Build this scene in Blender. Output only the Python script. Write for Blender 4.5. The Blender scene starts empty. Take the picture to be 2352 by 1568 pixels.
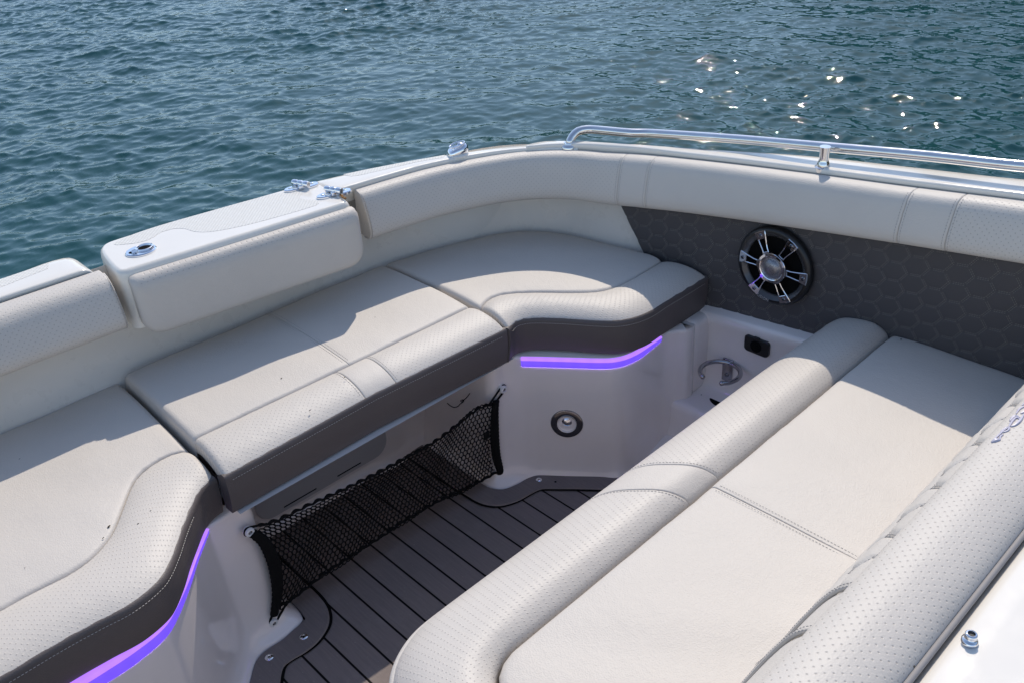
import bpy, bmesh, math, random
import numpy as np
from mathutils import Vector, Matrix
random.seed(7); rng = np.random.default_rng(11)
S = bpy.context.scene
COL = S.collection

# ------------------------------------------------------------------ camera
RM = np.array([[0.719, 0.397, -0.571], [-0.693, 0.339, -0.636], [-0.058, 0.853, 0.519]])
_VP1 = np.array([3847, -690.]); _VP2 = np.array([-1139, -350.]); _c = np.array([1176, 784.])
F_ = math.sqrt(-np.dot(_VP1 - _c, _VP2 - _c))
def _cv(p): return np.array([p[0] - _c[0], -(p[1] - _c[1]), -F_])
_X = _cv(_VP1); _X /= np.linalg.norm(_X)
_Y = _cv(_VP2); _Y -= _X * np.dot(_X, _Y); _Y /= np.linalg.norm(_Y)
_Z = np.cross(_X, _Y)
RM = np.array([_X, _Y, _Z])
EYE = np.array([0., 0., 1.])
def at(px, py, ax, val):
    """the point of the plane (axis ax = val) seen at a spot of the photograph"""
    d = RM @ _cv((px, py)); t = (val - EYE[ax]) / d[ax]
    return EYE + t * d
CR = dict(c1=(0, 313.6, .4), c2=(705.6, 274.4, .4), c3=(1489.6, 274.4, .4), c4=(0, 862.4, .4501), c5=(548.8, 784, .45),
          c6=(1097.6, 666.4, .35), c9=(1450.4, 682.1, .19), c10=(1669.9, 501.8, .13), c11=(823.2, 823.2, .19),
          c12=(509.6, 1058.4, .275), c14=(1724.8, 1176, .2667), z3=(627.2, 352.8, .15), z4=(980, 274.4, .2), z5=(2038.4, 862.4, .15), D=(0, 0, 1))
def pa(cr, pts, ax, val):
    o = CR[cr]; return [at(o[0] + o[2] * a, o[1] + o[2] * b, ax, val) for a, b in pts]

cam = bpy.data.cameras.new('camera'); cam.sensor_width = 36; cam.lens = 36 * F_ / 2352
cam.clip_start = .01; cam.clip_end = 6000
co = bpy.data.objects.new('camera', cam); COL.objects.link(co)
M4 = Matrix.Identity(4)
for i in range(3):
    for j in range(3): M4[i][j] = RM[i][j]
M4.translation = Vector(EYE); co.matrix_world = M4
S.camera = co

# ------------------------------------------------------------------ materials
MATS = {}
def nt(name):
    m = bpy.data.materials.new(name); m.use_nodes = True
    t = m.node_tree; b = t.nodes['Principled BSDF']
    MATS[name] = m
    return m, t, b
def N(t, typ, **kw):
    n = t.nodes.new(typ)
    for k, v in kw.items(): setattr(n, k, v)
    return n
def math_(t, op, a, b=None):
    n = N(t, 'ShaderNodeMath', operation=op)
    for i, v in enumerate((a, b)):
        if v is None: continue
        if isinstance(v, (int, float)): n.inputs[i].default_value = v
        else: t.links.new(v, n.inputs[i])
    return n.outputs[0]
def maprange(t, v, a, b, c, d):
    n = N(t, 'ShaderNodeMapRange'); n.interpolation_type = 'SMOOTHSTEP'
    t.links.new(v, n.inputs[0])
    for i, x in enumerate((a, b, c, d)): n.inputs[i + 1].default_value = x
    return n.outputs[0]
def mixcol(t, fac, a, b):
    n = N(t, 'ShaderNodeMix', data_type='RGBA')
    if isinstance(fac, float): n.inputs[0].default_value = fac
    else: t.links.new(fac, n.inputs[0])
    for i, v in ((6, a), (7, b)):
        if isinstance(v, tuple): n.inputs[i].default_value = (*v, 1)
        else: t.links.new(v, n.inputs[i])
    return n.outputs[2]
def noise(t, vec, scale, detail=3, rough=.5):
    n = N(t, 'ShaderNodeTexNoise'); n.inputs['Scale'].default_value = scale
    n.inputs['Detail'].default_value = detail; n.inputs['Roughness'].default_value = rough
    t.links.new(vec, n.inputs['Vector']); return n.outputs[0]
def bump(t, h, strength, dist, b):
    n = N(t, 'ShaderNodeBump'); n.inputs['Strength'].default_value = strength; n.inputs['Distance'].default_value = dist
    t.links.new(h, n.inputs['Height']); t.links.new(n.outputs[0], b.inputs['Normal']); return n

def vinyl(name, col, perf=False, rough=.54, grain=1.0):
    m, t, b = nt(name)
    tc = N(t, 'ShaderNodeTexCoord'); ob = tc.outputs['Object']; uv = tc.outputs['UV']
    n1 = noise(t, ob, 3.5, 4, .6)
    c = mixcol(t, maprange(t, n1, .3, .7, 0, 1), tuple(x * .965 for x in col), tuple(min(1, x * 1.02) for x in col))
    v = N(t, 'ShaderNodeTexVoronoi'); v.feature = 'F1'; v.inputs['Scale'].default_value = 420
    t.links.new(ob, v.inputs['Vector'])
    wr = noise(t, ob, 16, 4, .65)                      # slow puckers of upholstery
    g = math_(t, 'MULTIPLY', v.outputs['Distance'], .62 * grain)
    h = math_(t, 'ADD', g, math_(t, 'MULTIPLY', noise(t, ob, 150, 3, .6), .5 * grain))
    h = math_(t, 'ADD', h, math_(t, 'MULTIPLY', wr, 2.6))
    h = math_(t, 'ADD', h, math_(t, 'MULTIPLY', noise(t, ob, 48, 3, .6), .9))
    if perf:
        s = .0118
        sc = N(t, 'ShaderNodeVectorMath', operation='SCALE'); sc.inputs['Scale'].default_value = 1 / s
        t.links.new(uv, sc.inputs[0])
        ds = []
        for off in (0, .5):
            a = N(t, 'ShaderNodeVectorMath', operation='ADD'); a.inputs[1].default_value = (off, off, 0); t.links.new(sc.outputs[0], a.inputs[0])
            f = N(t, 'ShaderNodeVectorMath', operation='FRACTION'); t.links.new(a.outputs[0], f.inputs[0])
            q = N(t, 'ShaderNodeVectorMath', operation='SUBTRACT'); q.inputs[1].default_value = (.5, .5, 0); t.links.new(f.outputs[0], q.inputs[0])
            l = N(t, 'ShaderNodeVectorMath', operation='LENGTH'); t.links.new(q.outputs[0], l.inputs[0]); ds.append(l.outputs['Value'])
        d = math_(t, 'MINIMUM', *ds)
        k = maprange(t, d, .040, .086, 1, 0)
        c = mixcol(t, k, c, (col[0] * .62, col[1] * .61, col[2] * .60))
        h = math_(t, 'SUBTRACT', h, math_(t, 'MULTIPLY', maprange(t, d, .04, .15, 1, 0), .9))
    t.links.new(c, b.inputs['Base Color'])
    b.inputs['Roughness'].default_value = rough
    b.inputs['Specular IOR Level'].default_value = .34
    bump(t, h, .42, .0011, b)
    return m

VIN = (.60, .558, .508)
M_panel = vinyl('ivory_grain_vinyl', VIN)
M_perf = vinyl('ivory_perforated_vinyl', VIN, True, .5, .55)
M_dark = vinyl('charcoal_vinyl', (.118, .100, .096), False, .5, 1.0)
M_quiltdark = vinyl('charcoal_quilt_vinyl', (.074, .069, .071), False, .62, .7)

def gel(name, col, rough=.16, coat=.3, amt=.04):
    m, t, b = nt(name)
    tc = N(t, 'ShaderNodeTexCoord'); n1 = noise(t, tc.outputs['Object'], 5, 5, .6)
    c = mixcol(t, maprange(t, n1, .35, .7, 0, 1), tuple(x * (1 - amt) for x in col), col)
    t.links.new(c, b.inputs['Base Color'])
    n2 = noise(t, tc.outputs['Object'], 22, 4, .6)
    t.links.new(maprange(t, n2, .3, .75, rough * .75, rough * 1.5), b.inputs['Roughness'])
    b.inputs['Coat Weight'].default_value = coat; b.inputs['Coat Roughness'].default_value = .06
    bump(t, noise(t, tc.outputs['Object'], 7, 2, .4), .12, .004, b)
    return m
M_gel = gel('white_gelcoat', (.82, .78, .71))
M_liner = gel('cream_gelcoat', (.76, .715, .645), .3, .25)
M_pod = gel('pale_gelcoat', (.86, .785, .745), .11, .8, .05)
M_hatch = gel('grey_plastic', (.46, .44, .44), .4, .05)

def nonskid():
    m, t, b = nt('nonskid_gelcoat')
    tc = N(t, 'ShaderNodeTexCoord')
    mp = N(t, 'ShaderNodeMapping'); mp.inputs['Rotation'].default_value = (0, 0, math.radians(45)); mp.inputs['Scale'].default_value = (150, 150, 150)
    t.links.new(tc.outputs['Object'], mp.inputs[0])
    fr = N(t, 'ShaderNodeVectorMath', operation='FRACTION'); t.links.new(mp.outputs[0], fr.inputs[0])
    sx = N(t, 'ShaderNodeSeparateXYZ'); t.links.new(fr.outputs[0], sx.inputs[0])
    ax = math_(t, 'ABSOLUTE', math_(t, 'SUBTRACT', sx.outputs[0], .5)); ay = math_(t, 'ABSOLUTE', math_(t, 'SUBTRACT', sx.outputs[1], .5))
    k = maprange(t, math_(t, 'MAXIMUM', ax, ay), .30, .42, 1, 0)
    t.links.new(mixcol(t, k, (.64, .625, .58), (.78, .76, .715)), b.inputs['Base Color'])
    b.inputs['Roughness'].default_value = .38
    bump(t, k, .5, .0015, b)
    return m
M_nonskid = nonskid()

def simple(name, col, rough=.5, metal=0., spec=.5, var=.0, scale=40):
    m, t, b = nt(name)
    if var:
        tc = N(t, 'ShaderNodeTexCoord'); n1 = noise(t, tc.outputs['Object'], scale, 4, .6)
        t.links.new(mixcol(t, maprange(t, n1, .3, .7, 0, 1), tuple(x * (1 - var) for x in col), tuple(x * (1 + var) for x in col)), b.inputs['Base Color'])
        t.links.new(maprange(t, n1, .3, .7, rough * .8, rough * 1.2), b.inputs['Roughness'])
    else:
        b.inputs['Base Color'].default_value = (*col, 1); b.inputs['Roughness'].default_value = rough
    b.inputs['Metallic'].default_value = metal; b.inputs['Specular IOR Level'].default_value = spec
    return m
M_chrome = simple('chrome', (.86, .86, .88), .05, 1., .5, .02, 60)
M_steel = simple('polished_steel', (.78, .77, .76), .13, 1., .5, .03, 30)
M_steelD = simple('brushed_dark_steel', (.40, .39, .41), .22, 1.)
M_darkchrome = simple('dark_chrome', (.22, .22, .24), .08, 1.)
M_black = simple('black_plastic', (.012, .012, .013), .35)
M_gloss = simple('gloss_black', (.02, .02, .022), .12, 0, .6)
M_void = simple('black_cavity', (.004, .004, .004), .9, 0, .1)
M_web = simple('black_webbing', (.006, .006, .006), .85, 0, .15, .3, 300)
M_white = simple('white_nylon', (.74, .73, .71), .4)
M_threadL = simple('pale_thread', (.55, .52, .47), .7)
M_threadG = simple('grey_thread', (.30, .285, .28), .7)
M_threadW = simple('quilt_thread', (.30, .28, .245), .7)
M_embroid = simple('silver_thread', (.50, .48, .57), .42, 0)
M_rust = simple('rusty_cord', (.30, .14, .04), .8, 0, .3, .4, 200)
M_dirt = simple('dry_leaf_dirt', (.05, .04, .025), .9, 0, .2, .4, 200)

def mesh_dome():
    m, t, b = nt('tweeter_mesh')
    tc = N(t, 'ShaderNodeTexCoord'); v = N(t, 'ShaderNodeTexVoronoi'); v.inputs['Scale'].default_value = 900
    t.links.new(tc.outputs['Object'], v.inputs['Vector'])
    t.links.new(mixcol(t, maprange(t, v.outputs['Distance'], .2, .6, 0, 1), (.05, .05, .055), (.4, .4, .42)), b.inputs['Base Color'])
    b.inputs['Metallic'].default_value = .8; b.inputs['Roughness'].default_value = .35
    return m
M_tweet = mesh_dome()

def deckmat(seams):
    m, t, b = nt('deck_planking' if seams else 'deck_border_foam')
    tc = N(t, 'ShaderNodeTexCoord'); ob = tc.outputs['Object']
    mp = N(t, 'ShaderNodeMapping'); mp.inputs['Scale'].default_value = (60, 3, 1); t.links.new(ob, mp.inputs[0])
    n1 = noise(t, mp.outputs[0], 4, 4, .65); n2 = noise(t, ob, 2.2, 3, .5)
    c = mixcol(t, maprange(t, n1, .3, .7, 0, 1), (.20, .168, .155), (.24, .20, .184))
    c = mixcol(t, maprange(t, n2, .35, .65, 0, .35), c, (.18, .155, .148))
    c = mixcol(t, maprange(t, noise(t, ob, 9, 6, .7), .52, .72, 0, .30), c, (.30, .27, .25))
    c = mixcol(t, maprange(t, noise(t, ob, 210, 2, .5), .68, .76, 0, .5), c, (.36, .33, .29))
    h = math_(t, 'MULTIPLY', noise(t, ob, 500, 2, .6), .4)
    if seams:
        sx = N(t, 'ShaderNodeSeparateXYZ'); t.links.new(ob, sx.inputs[0])
        fr = math_(t, 'FRACT', math_(t, 'DIVIDE', math_(t, 'SUBTRACT', sx.outputs[0], .641 - 12 * .0556), .0556))
        k = maprange(t, math_(t, 'ABSOLUTE', math_(t, 'SUBTRACT', fr, .5)), .452, .468, 0, 1)
        c = mixcol(t, k, c, (.004, .004, .004))
        h = math_(t, 'SUBTRACT', h, math_(t, 'MULTIPLY', k, 3.0))
    t.links.new(c, b.inputs['Base Color']); b.inputs['Roughness'].default_value = .75; b.inputs['Specular IOR Level'].default_value = .12
    bump(t, h, .4, .001, b)
    return m
M_deck = deckmat(True); M_border = deckmat(False)

def emis(name, col, st):
    m, t, b = nt(name); b.inputs['Base Color'].default_value = (*[min(1, x) * .6 for x in col], 1)
    b.inputs['Emission Color'].default_value = (*col, 1); b.inputs['Emission Strength'].default_value = st
    if st < 2:                                             # faint rhythm of the diodes along the strip
        tc = N(t, 'ShaderNodeTexCoord'); sx = N(t, 'ShaderNodeSeparateXYZ'); t.links.new(tc.outputs['UV'], sx.inputs[0])
        wv = math_(t, 'SINE', math_(t, 'MULTIPLY', sx.outputs[0], 2 * math.pi / .033))
        t.links.new(math_(t, 'MULTIPLY', math_(t, 'ADD', math_(t, 'MULTIPLY', wv, .035), 1.0), st), b.inputs['Emission Strength'])
    return m
M_led = emis('violet_led_core', (.46, .20, 1.0), .92)
M_fill = emis('violet_added_fill', (.42, .24, 1.0), 34.0)  # added emitter hidden under the strip to brighten the pods with violet
_t = M_fill.node_tree; _g = _t.nodes.new('ShaderNodeNewGeometry')      # a one-sided emitter: light leaves its lower face only
_t.links.new(math_(_t, 'MULTIPLY', math_(_t, 'SUBTRACT', 1.0, _g.outputs['Backfacing']), 14.0), _t.nodes['Principled BSDF'].inputs['Emission Strength'])
M_glowband = emis('violet_painted_glow', (.17, .08, .92), .80)  # LED glow falling on the gelcoat step, put in as emission

def watermat():
    m, t, b = nt('lake_water')
    tc = N(t, 'ShaderNodeTexCoord'); ob = tc.outputs['Object']
    n1 = noise(t, ob, .35, 3, .5)
    t.links.new(mixcol(t, maprange(t, n1, .3, .7, 0, 1), (.011, .060, .065), (.016, .073, .080)), b.inputs['Base Color'])
    b.inputs['Roughness'].default_value = .012; b.inputs['IOR'].default_value = 1.333; b.inputs['Specular IOR Level'].default_value = .5
    mp = N(t, 'ShaderNodeMapping'); mp.inputs['Rotation'].default_value = (0, 0, math.radians(-50)); mp.inputs['Scale'].default_value = (1, 2.0, 1)
    t.links.new(ob, mp.inputs[0])
    h = math_(t, 'ADD', noise(t, mp.outputs[0], 7, 5, .55), math_(t, 'MULTIPLY', noise(t, mp.outputs[0], 26, 3, .5), .22))
    bump(t, h, .30, .008, b)
    return m
M_water = watermat()
M_hill = simple('shore_foliage', (.014, .022, .012), .9, 0, .1, .5, .35)

# ------------------------------------------------------------------ objects
ORG = {}
def thing(name, label, cat, loc=(0, 0, 0), group=None):
    o = bpy.data.objects.new(name, None); COL.objects.link(o); o.empty_display_size = .05
    o.location = loc; ORG[o] = np.array(loc, float); o['label'] = label; o['category'] = cat
    if group: o['group'] = group
    return o
def tag(o, label, cat, group=None):
    o['label'] = label; o['category'] = cat
    if group: o['group'] = group
    return o
def obj(name, v, f, mat, parent=None, smooth=True, uv=None, org=None, auto=None, label=None):
    v = np.asarray(v, float).reshape(-1, 3)
    base = ORG[parent] if parent is not None else (np.array(org, float) if org is not None else np.zeros(3))
    me = bpy.data.meshes.new(name)
    me.from_pydata((v - base).tolist(), [], [list(map(int, q)) for q in f])
    if uv is not None:
        uv = np.asarray(uv, float)
        l = me.uv_layers.new(name='UVMap'); idx = np.empty(len(me.loops), np.int32); me.loops.foreach_get('vertex_index', idx)
        l.data.foreach_set('uv', uv[idx].astype(np.float32).ravel())
    me.materials.append(mat)
    if smooth:
        me.shade_smooth()
        if auto: me.set_sharp_from_angle(angle=math.radians(auto))
    me.update()
    o = bpy.data.objects.new(name, me); COL.objects.link(o)
    if parent is not None: o.parent = parent
    else: o.location = base
    ORG[o] = base
    if label: o['label'] = label
    return o
class MB:
    """collects pieces that become ONE mesh"""
    def __init__(s): s.v = []; s.f = []; s.n = 0
    def add(s, v, f):
        v = np.asarray(v, float).reshape(-1, 3); s.v.append(v); s.f += [[i + s.n for i in q] for q in f]; s.n += len(v)
    def build(s, name, mat, parent=None, smooth=True, auto=35, **kw):
        return obj(name, np.vstack(s.v), s.f, mat, parent, smooth, auto=auto, **kw)
def gridf(n, m, wrap_m=False, wrap_n=False):
    f = []
    for i in range(n if wrap_n else n - 1):
        for j in range(m if wrap_m else m - 1):
            i2, j2 = (i + 1) % n, (j + 1) % m
            f.append((i * m + j, i * m + j2, i2 * m + j2, i2 * m + j))
    return f
def griduv(A):
    d0 = np.zeros(A.shape[:2]); d0[1:] = np.cumsum(np.linalg.norm(np.diff(A, axis=0), axis=2), axis=0)
    d1 = np.zeros(A.shape[:2]); d1[:, 1:] = np.cumsum(np.linalg.norm(np.diff(A, axis=1), axis=2), axis=1)
    d0 = np.broadcast_to(d0.mean(1, keepdims=True), d0.shape)
    return np.stack([d0, d1], 2).reshape(-1, 2)
def flip(f): return [tuple(reversed(q)) for q in f]
def loft(name, A, mat, parent=None, wrap_m=False, auto=None, rev=False, uv=None, caps=False, **kw):
    A = np.asarray(A, float); n, m = A.shape[:2]; f = gridf(n, m, wrap_m)
    if caps: f += [tuple(range(m))[::-1], tuple((n - 1) * m + j for j in range(m))]
    return obj(name, A, flip(f) if rev else f, mat, parent, True, griduv(A) if uv is None else uv, auto=auto, **kw)
def cat_(pts, n, closed=False):
    """Catmull-Rom through pts, resampled to n points by arc length"""
    P = np.asarray(pts, float)
    if closed: P = np.vstack([P[-1], P, P[0], P[1]])
    else: P = np.vstack([2 * P[0] - P[1], P, 2 * P[-1] - P[-2]])
    out = []
    for i in range(1, len(P) - 2):
        p0, p1, p2, p3 = P[i - 1:i + 3]
        t = np.linspace(0, 1, 24, endpoint=False)[:, None]
        a, b_ = np.linalg.norm(p2 - p1) + 1e-9, 1
        m1 = (p2 - p0) / (np.linalg.norm(p2 - p0) + 1e-9) * a * .95; m2 = (p3 - p1) / (np.linalg.norm(p3 - p1) + 1e-9) * a * .95
        out.append((2 * t**3 - 3 * t**2 + 1) * p1 + (t**3 - 2 * t**2 + t) * m1 + (-2 * t**3 + 3 * t**2) * p2 + (t**3 - t**2) * m2)
    out.append(P[-2][None]); C = np.vstack(out)
    return resamp(C, n)
def resamp(C, n):
    C = np.asarray(C, float); d = np.r_[0, np.cumsum(np.linalg.norm(np.diff(C, axis=0), axis=1))]
    q = np.linspace(0, d[-1], n) if np.isscalar(n) else np.asarray(n) * d[-1]
    return np.stack([np.interp(q, d, C[:, k]) for k in range(C.shape[1])], 1)
def arclen(C): return np.linalg.norm(np.diff(C, axis=0), axis=1).sum()
def tubemesh(path, r, k=8, closed=False, caps=True):
    P = np.asarray(path, float); n = len(P); r = np.broadcast_to(np.asarray(r, float), (n,))
    T = np.gradient(P, axis=0) if not closed else (np.roll(P, -1, 0) - np.roll(P, 1, 0))
    T /= np.linalg.norm(T, axis=1)[:, None] + 1e-12
    up = np.array([0, 0, 1.]) if abs(T[0][2]) < .9 else np.array([1., 0, 0])
    V = []; nrm = np.cross(T[0], up); nrm /= np.linalg.norm(nrm)
    for i in range(n):
        nrm = nrm - T[i] * nrm.dot(T[i]); nrm /= np.linalg.norm(nrm) + 1e-12
        b = np.cross(T[i], nrm)
        for a in np.linspace(0, 2 * math.pi, k, endpoint=False): V.append(P[i] + r[i] * (math.cos(a) * nrm + math.sin(a) * b))
    f = gridf(n, k, True, closed)
    if caps and not closed: f += [tuple(range(k))[::-1], tuple((n - 1) * k + j for j in range(k))]
    return np.array(V), f
def frame(nz, xh=(0, 0, 1)):
    z = np.asarray(nz, float); z /= np.linalg.norm(z); x = np.asarray(xh, float); x = x - z * x.dot(z); x /= np.linalg.norm(x)
    return np.array([x, np.cross(z, x), z])          # rows
def lathe(prof, c, R, k=32, closed_ends=True):
    """prof: (radius, height) pairs, turned round the frame's z axis"""
    V = []; prof = np.asarray(prof, float)
    for r, h in prof:
        for a in np.linspace(0, 2 * math.pi, k, endpoint=False):
            V.append(np.asarray(c) + R[0] * r * math.cos(a) + R[1] * r * math.sin(a) + R[2] * h)
    f = gridf(len(prof), k, True)
    if closed_ends:
        if prof[0][0] > 1e-6: f.append(tuple(range(k))[::-1])
        if prof[-1][0] > 1e-6: f.append(tuple((len(prof) - 1) * k + j for j in range(k)))
    return np.array(V), f
def prism(out, c, R, h0, h1, bev=0., holes=None):
    """outline in the frame's x,y plane extruded from h0 to h1 with a small bevel; may be non-convex, may have holes"""
    bm = bmesh.new(); loops = [out] + (holes or [])
    def ring(pts, h, ins):
        P = np.asarray(pts, float)
        if ins:
            t = np.roll(P, -1, 0) - np.roll(P, 1, 0); t /= np.linalg.norm(t, axis=1)[:, None] + 1e-12
            nl = np.stack([-t[:, 1], t[:, 0]], 1); P = P + nl * ins
        return [bm.verts.new(Vector(np.asarray(c) + R[0] * p[0] + R[1] * p[1] + R[2] * h)) for p in P]
    tops = []
    for L in loops:
        L = list(L); ar = sum(L[i][0] * L[(i + 1) % len(L)][1] - L[(i + 1) % len(L)][0] * L[i][1] for i in range(len(L)))
        outer = L is loops[0] or L == list(loops[0])
        if (ar < 0) == (outer): L = L[::-1]
        r0 = ring(L, h0, 0); r1 = ring(L, h1 - bev, 0); rs = [r0, r1]
        if bev: rs.append(ring(L, h1, bev))
        for a, b in zip(rs, rs[1:]):
            for i in range(len(L)):
                j = (i + 1) % len(L); bm.faces.new((a[i], a[j], b[j], b[i]))
        tops.append(rs[-1])
    es = []
    for r in tops:
        for i in range(len(r)): es.append(bm.edges.get((r[i], r[(i + 1) % len(r)])))
    bmesh.ops.triangle_fill(bm, use_beauty=True, use_dissolve=False, edges=es, normal=Vector(R[2]))
    bm.verts.ensure_lookup_table(); bm.verts.index_update()
    V = np.array([v.co[:] for v in bm.verts]); f = [[v.index for v in q.verts] for q in bm.faces]; bm.free()
    return V, f
def bbox(c, size, R=np.eye(3), bev=.004, seg=3):
    bm = bmesh.new(); bmesh.ops.create_cube(bm, size=1)
    for v in bm.verts: v.co = Vector((v.co[0] * size[0], v.co[1] * size[1], v.co[2] * size[2]))
    bmesh.ops.bevel(bm, geom=bm.edges[:], offset=bev, segments=seg, affect='EDGES', profile=.5)
    bm.verts.index_update()
    V = np.array([v.co[:] for v in bm.verts]); f = [[v.index for v in q.verts] for q in bm.faces]; bm.free()
    return np.asarray(c) + V @ R, f
def ell(a, b, k=28, ph=0): return [(a * math.cos(x + ph), b * math.sin(x + ph)) for x in np.linspace(0, 2 * math.pi, k, endpoint=False)]
def rrect(w, h, r, k=6):
    o = []
    for cx, cy, a0 in ((w / 2 - r, h / 2 - r, 0), (-w / 2 + r, h / 2 - r, 90), (-w / 2 + r, -h / 2 + r, 180), (w / 2 - r, -h / 2 + r, 270)):
        for a in np.linspace(a0, a0 + 90, k): o.append((cx + r * math.cos(math.radians(a)), cy + r * math.sin(math.radians(a))))
    return o
def stitches(mb, path, dash=.0034, gap=.0022, w=.0007, up=(0, 0, 1)):
    """a row of thread dashes along a path lying on a surface"""
    P = np.asarray(path, float); L = arclen(P); n = max(1, int(L / (dash + gap)))
    s0 = resamp(P, np.clip((np.arange(n) * (dash + gap)) / L, 0, 1)); s1 = resamp(P, np.clip((np.arange(n) * (dash + gap) + dash) / L, 0, 1))
    up = np.asarray(up, float)
    for a, b in zip(s0, s1):
        d = b - a; l = np.linalg.norm(d)
        if l < 1e-5: continue
        d /= l; s = np.cross(d, up); s /= np.linalg.norm(s) + 1e-9; u = np.cross(s, d)
        V = [a - s * w * .6, a + s * w * .6, a + u * w * .5, b - s * w * .6, b + s * w * .6, b + u * w * .5]
        V += [(a + b) / 2 + u * w * .9]
        mb.add(V, [(0, 3, 6), (0, 6, 2), (3, 5, 6), (2, 6, 5), (1, 2, 5), (1, 5, 4), (0, 2, 1), (3, 4, 5)])

# ------------------------------------------------------------------ upholstery builders
def fall(d, r): return 0 * d if r <= 0 else -(r - np.sqrt(np.maximum(0, r * r - (r - np.minimum(np.maximum(d, 0), r))**2)))
def samp(L, r0, r1, step):
    q = [0.]
    def end(r): return [r * x for x in (.0, .03, .1, .22, .4, .65, 1.)] if r > 0 else [0.]
    a = end(r0); b = [L - x for x in end(r1)][::-1]
    n = max(2, int((L - r0 - r1) / step)); mid = list(np.linspace(a[-1], b[0], n + 1))[1:-1]
    return np.array(a + mid + b)
def patch(name, A, B, u, mat, parent, z0, z1, crown=0., rad=(.01, .01, .01, .01), drop=(.02, .02, .02, .02), step=.02, pw=2.6, extra=None, lump=0.):
    """padded panel between curves A (t=0) and B (t=1), u a (from,to) stretch of both; rounded over and closed at its four sides"""
    uA = resamp(A, np.linspace(u[0], u[1], 200)); uB = resamp(B, np.linspace(u[0], u[1], 200))
    L = (arclen(uA) + arclen(uB)) / 2; us = samp(L, rad[0], rad[1], step)
    Wd = np.linalg.norm(uA[:, :2] - uB[:, :2], axis=1).mean(); ts = samp(Wd, rad[2], rad[3], step * .6 if Wd < .2 else step)
    PA = resamp(uA, us / L); PB = resamp(uB, us / L)
    T = ts / Wd
    G = PA[:, None, :2] * (1 - T)[None, :, None] + PB[:, None, :2] * T[None, :, None]
    w = np.linalg.norm(PA[:, :2] - PB[:, :2], axis=1)
    Z = z0 + (z1 - z0) * T[None, :] + crown * (1 - np.abs(2 * T - 1)**pw)[None, :] + 0 * us[:, None]
    Z = Z + fall(us, rad[0])[:, None] + fall(L - us, rad[1])[:, None] + fall(ts, rad[2])[None, :] + fall(Wd - ts, rad[3])[None, :]
    if lump:
        Z = Z + 1.8 * lump * (np.sin(G[..., 0] * 17 + 1.3) * np.sin(G[..., 1] * 13 + .4) + .6 * np.sin(G[..., 0] * 41 + G[..., 1] * 29) * np.sin(G[..., 1] * 9 + G[..., 0] * 5))
    pk = np.sin(us * 2 * math.pi / .043 + 2.1 * np.sin(us * 9) + ts.sum()) * (.55 + .45 * np.sin(us * 14 + 1))
    Z = Z + .00085 * pk[:, None] * (np.exp(-((Wd - ts - .012) / .022)**2) + .5 * np.exp(-((ts - .014) / .022)**2))[None, :] * np.clip(np.minimum(us, L - us) / .03, 0, 1)[:, None]
    if extra: Z = Z + extra(G[..., 0], G[..., 1], us[:, None], ts[None, :])
    g = np.concatenate([G, Z[..., None]], 2)
    zc = Z[len(us) // 2]; ta = np.r_[0, np.cumsum(np.hypot(np.diff(ts), np.diff(zc)))]
    UV = np.stack(np.broadcast_arrays(us[:, None], ta[None, :]), 2).astype(float)
    # close the four sides downwards
    lo = g[:1].copy(); lo[..., 2] -= drop[0]; hi = g[-1:].copy(); hi[..., 2] -= drop[1]
    g = np.concatenate([lo, g, hi]); UV = np.concatenate([UV[:1], UV, UV[-1:]])
    l2 = g[:, :1].copy(); l2[..., 2] -= drop[2]; h2 = g[:, -1:].copy(); h2[..., 2] -= drop[3]
    g = np.concatenate([l2, g, h2], 1); UV = np.concatenate([UV[:, :1], UV, UV[:, -1:]], 1)
    n, m = g.shape[:2]; f = gridf(n, m)
    rim = [j for j in range(m)] + [i * m + m - 1 for i in range(1, n)] + [(n - 1) * m + j for j in range(m - 2, -1, -1)] + [i * m for i in range(n - 2, 0, -1)]
    f.append(tuple(rim))
    return obj(name, g, flip(f), mat, parent, True, UV.reshape(-1, 2), auto=50)
def offs(C, d):
    C = np.asarray(C, float); t = np.gradient(C[:, :2], axis=0); t /= np.linalg.norm(t, axis=1)[:, None] + 1e-12
    o = C.copy(); o[:, 0] += -t[:, 1] * d; o[:, 1] += t[:, 0] * d; return o
def fascia(name, E, zt, zb, mat, parent, out, inset=.03, bulge=.004):
    """dark front skirt of a cushion hanging from its front edge E; out = +1/-1 side"""
    rows = []
    prof = [(-.010, zt + .001), (-.003, zt + .0015), (.001, zt - .001), (.003, zt - .006)] + [(bulge * math.sin(math.pi * (.15 + .85 * s)) - .004 * s, zt - .006 + (zb + .006 - zt + .006) * s) for s in np.linspace(.1, 1, 8)] + [(-.006, zb + .001), (-.012, zb), (-inset, zb)]
    for o, z in prof:
        C = offs(E, out * o); rows.append(np.c_[C[:, :2], np.full(len(C), z)])
    A = np.array(rows)
    A = np.concatenate([A, A[:1] * 0 + (A[-1:] + 0)])  # keep closed shape below
    A[-1, :, 2] = zt - .012
    return loft(name, A.transpose(1, 0, 2), mat, parent, rev=(out < 0), auto=50, caps=True)

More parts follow.
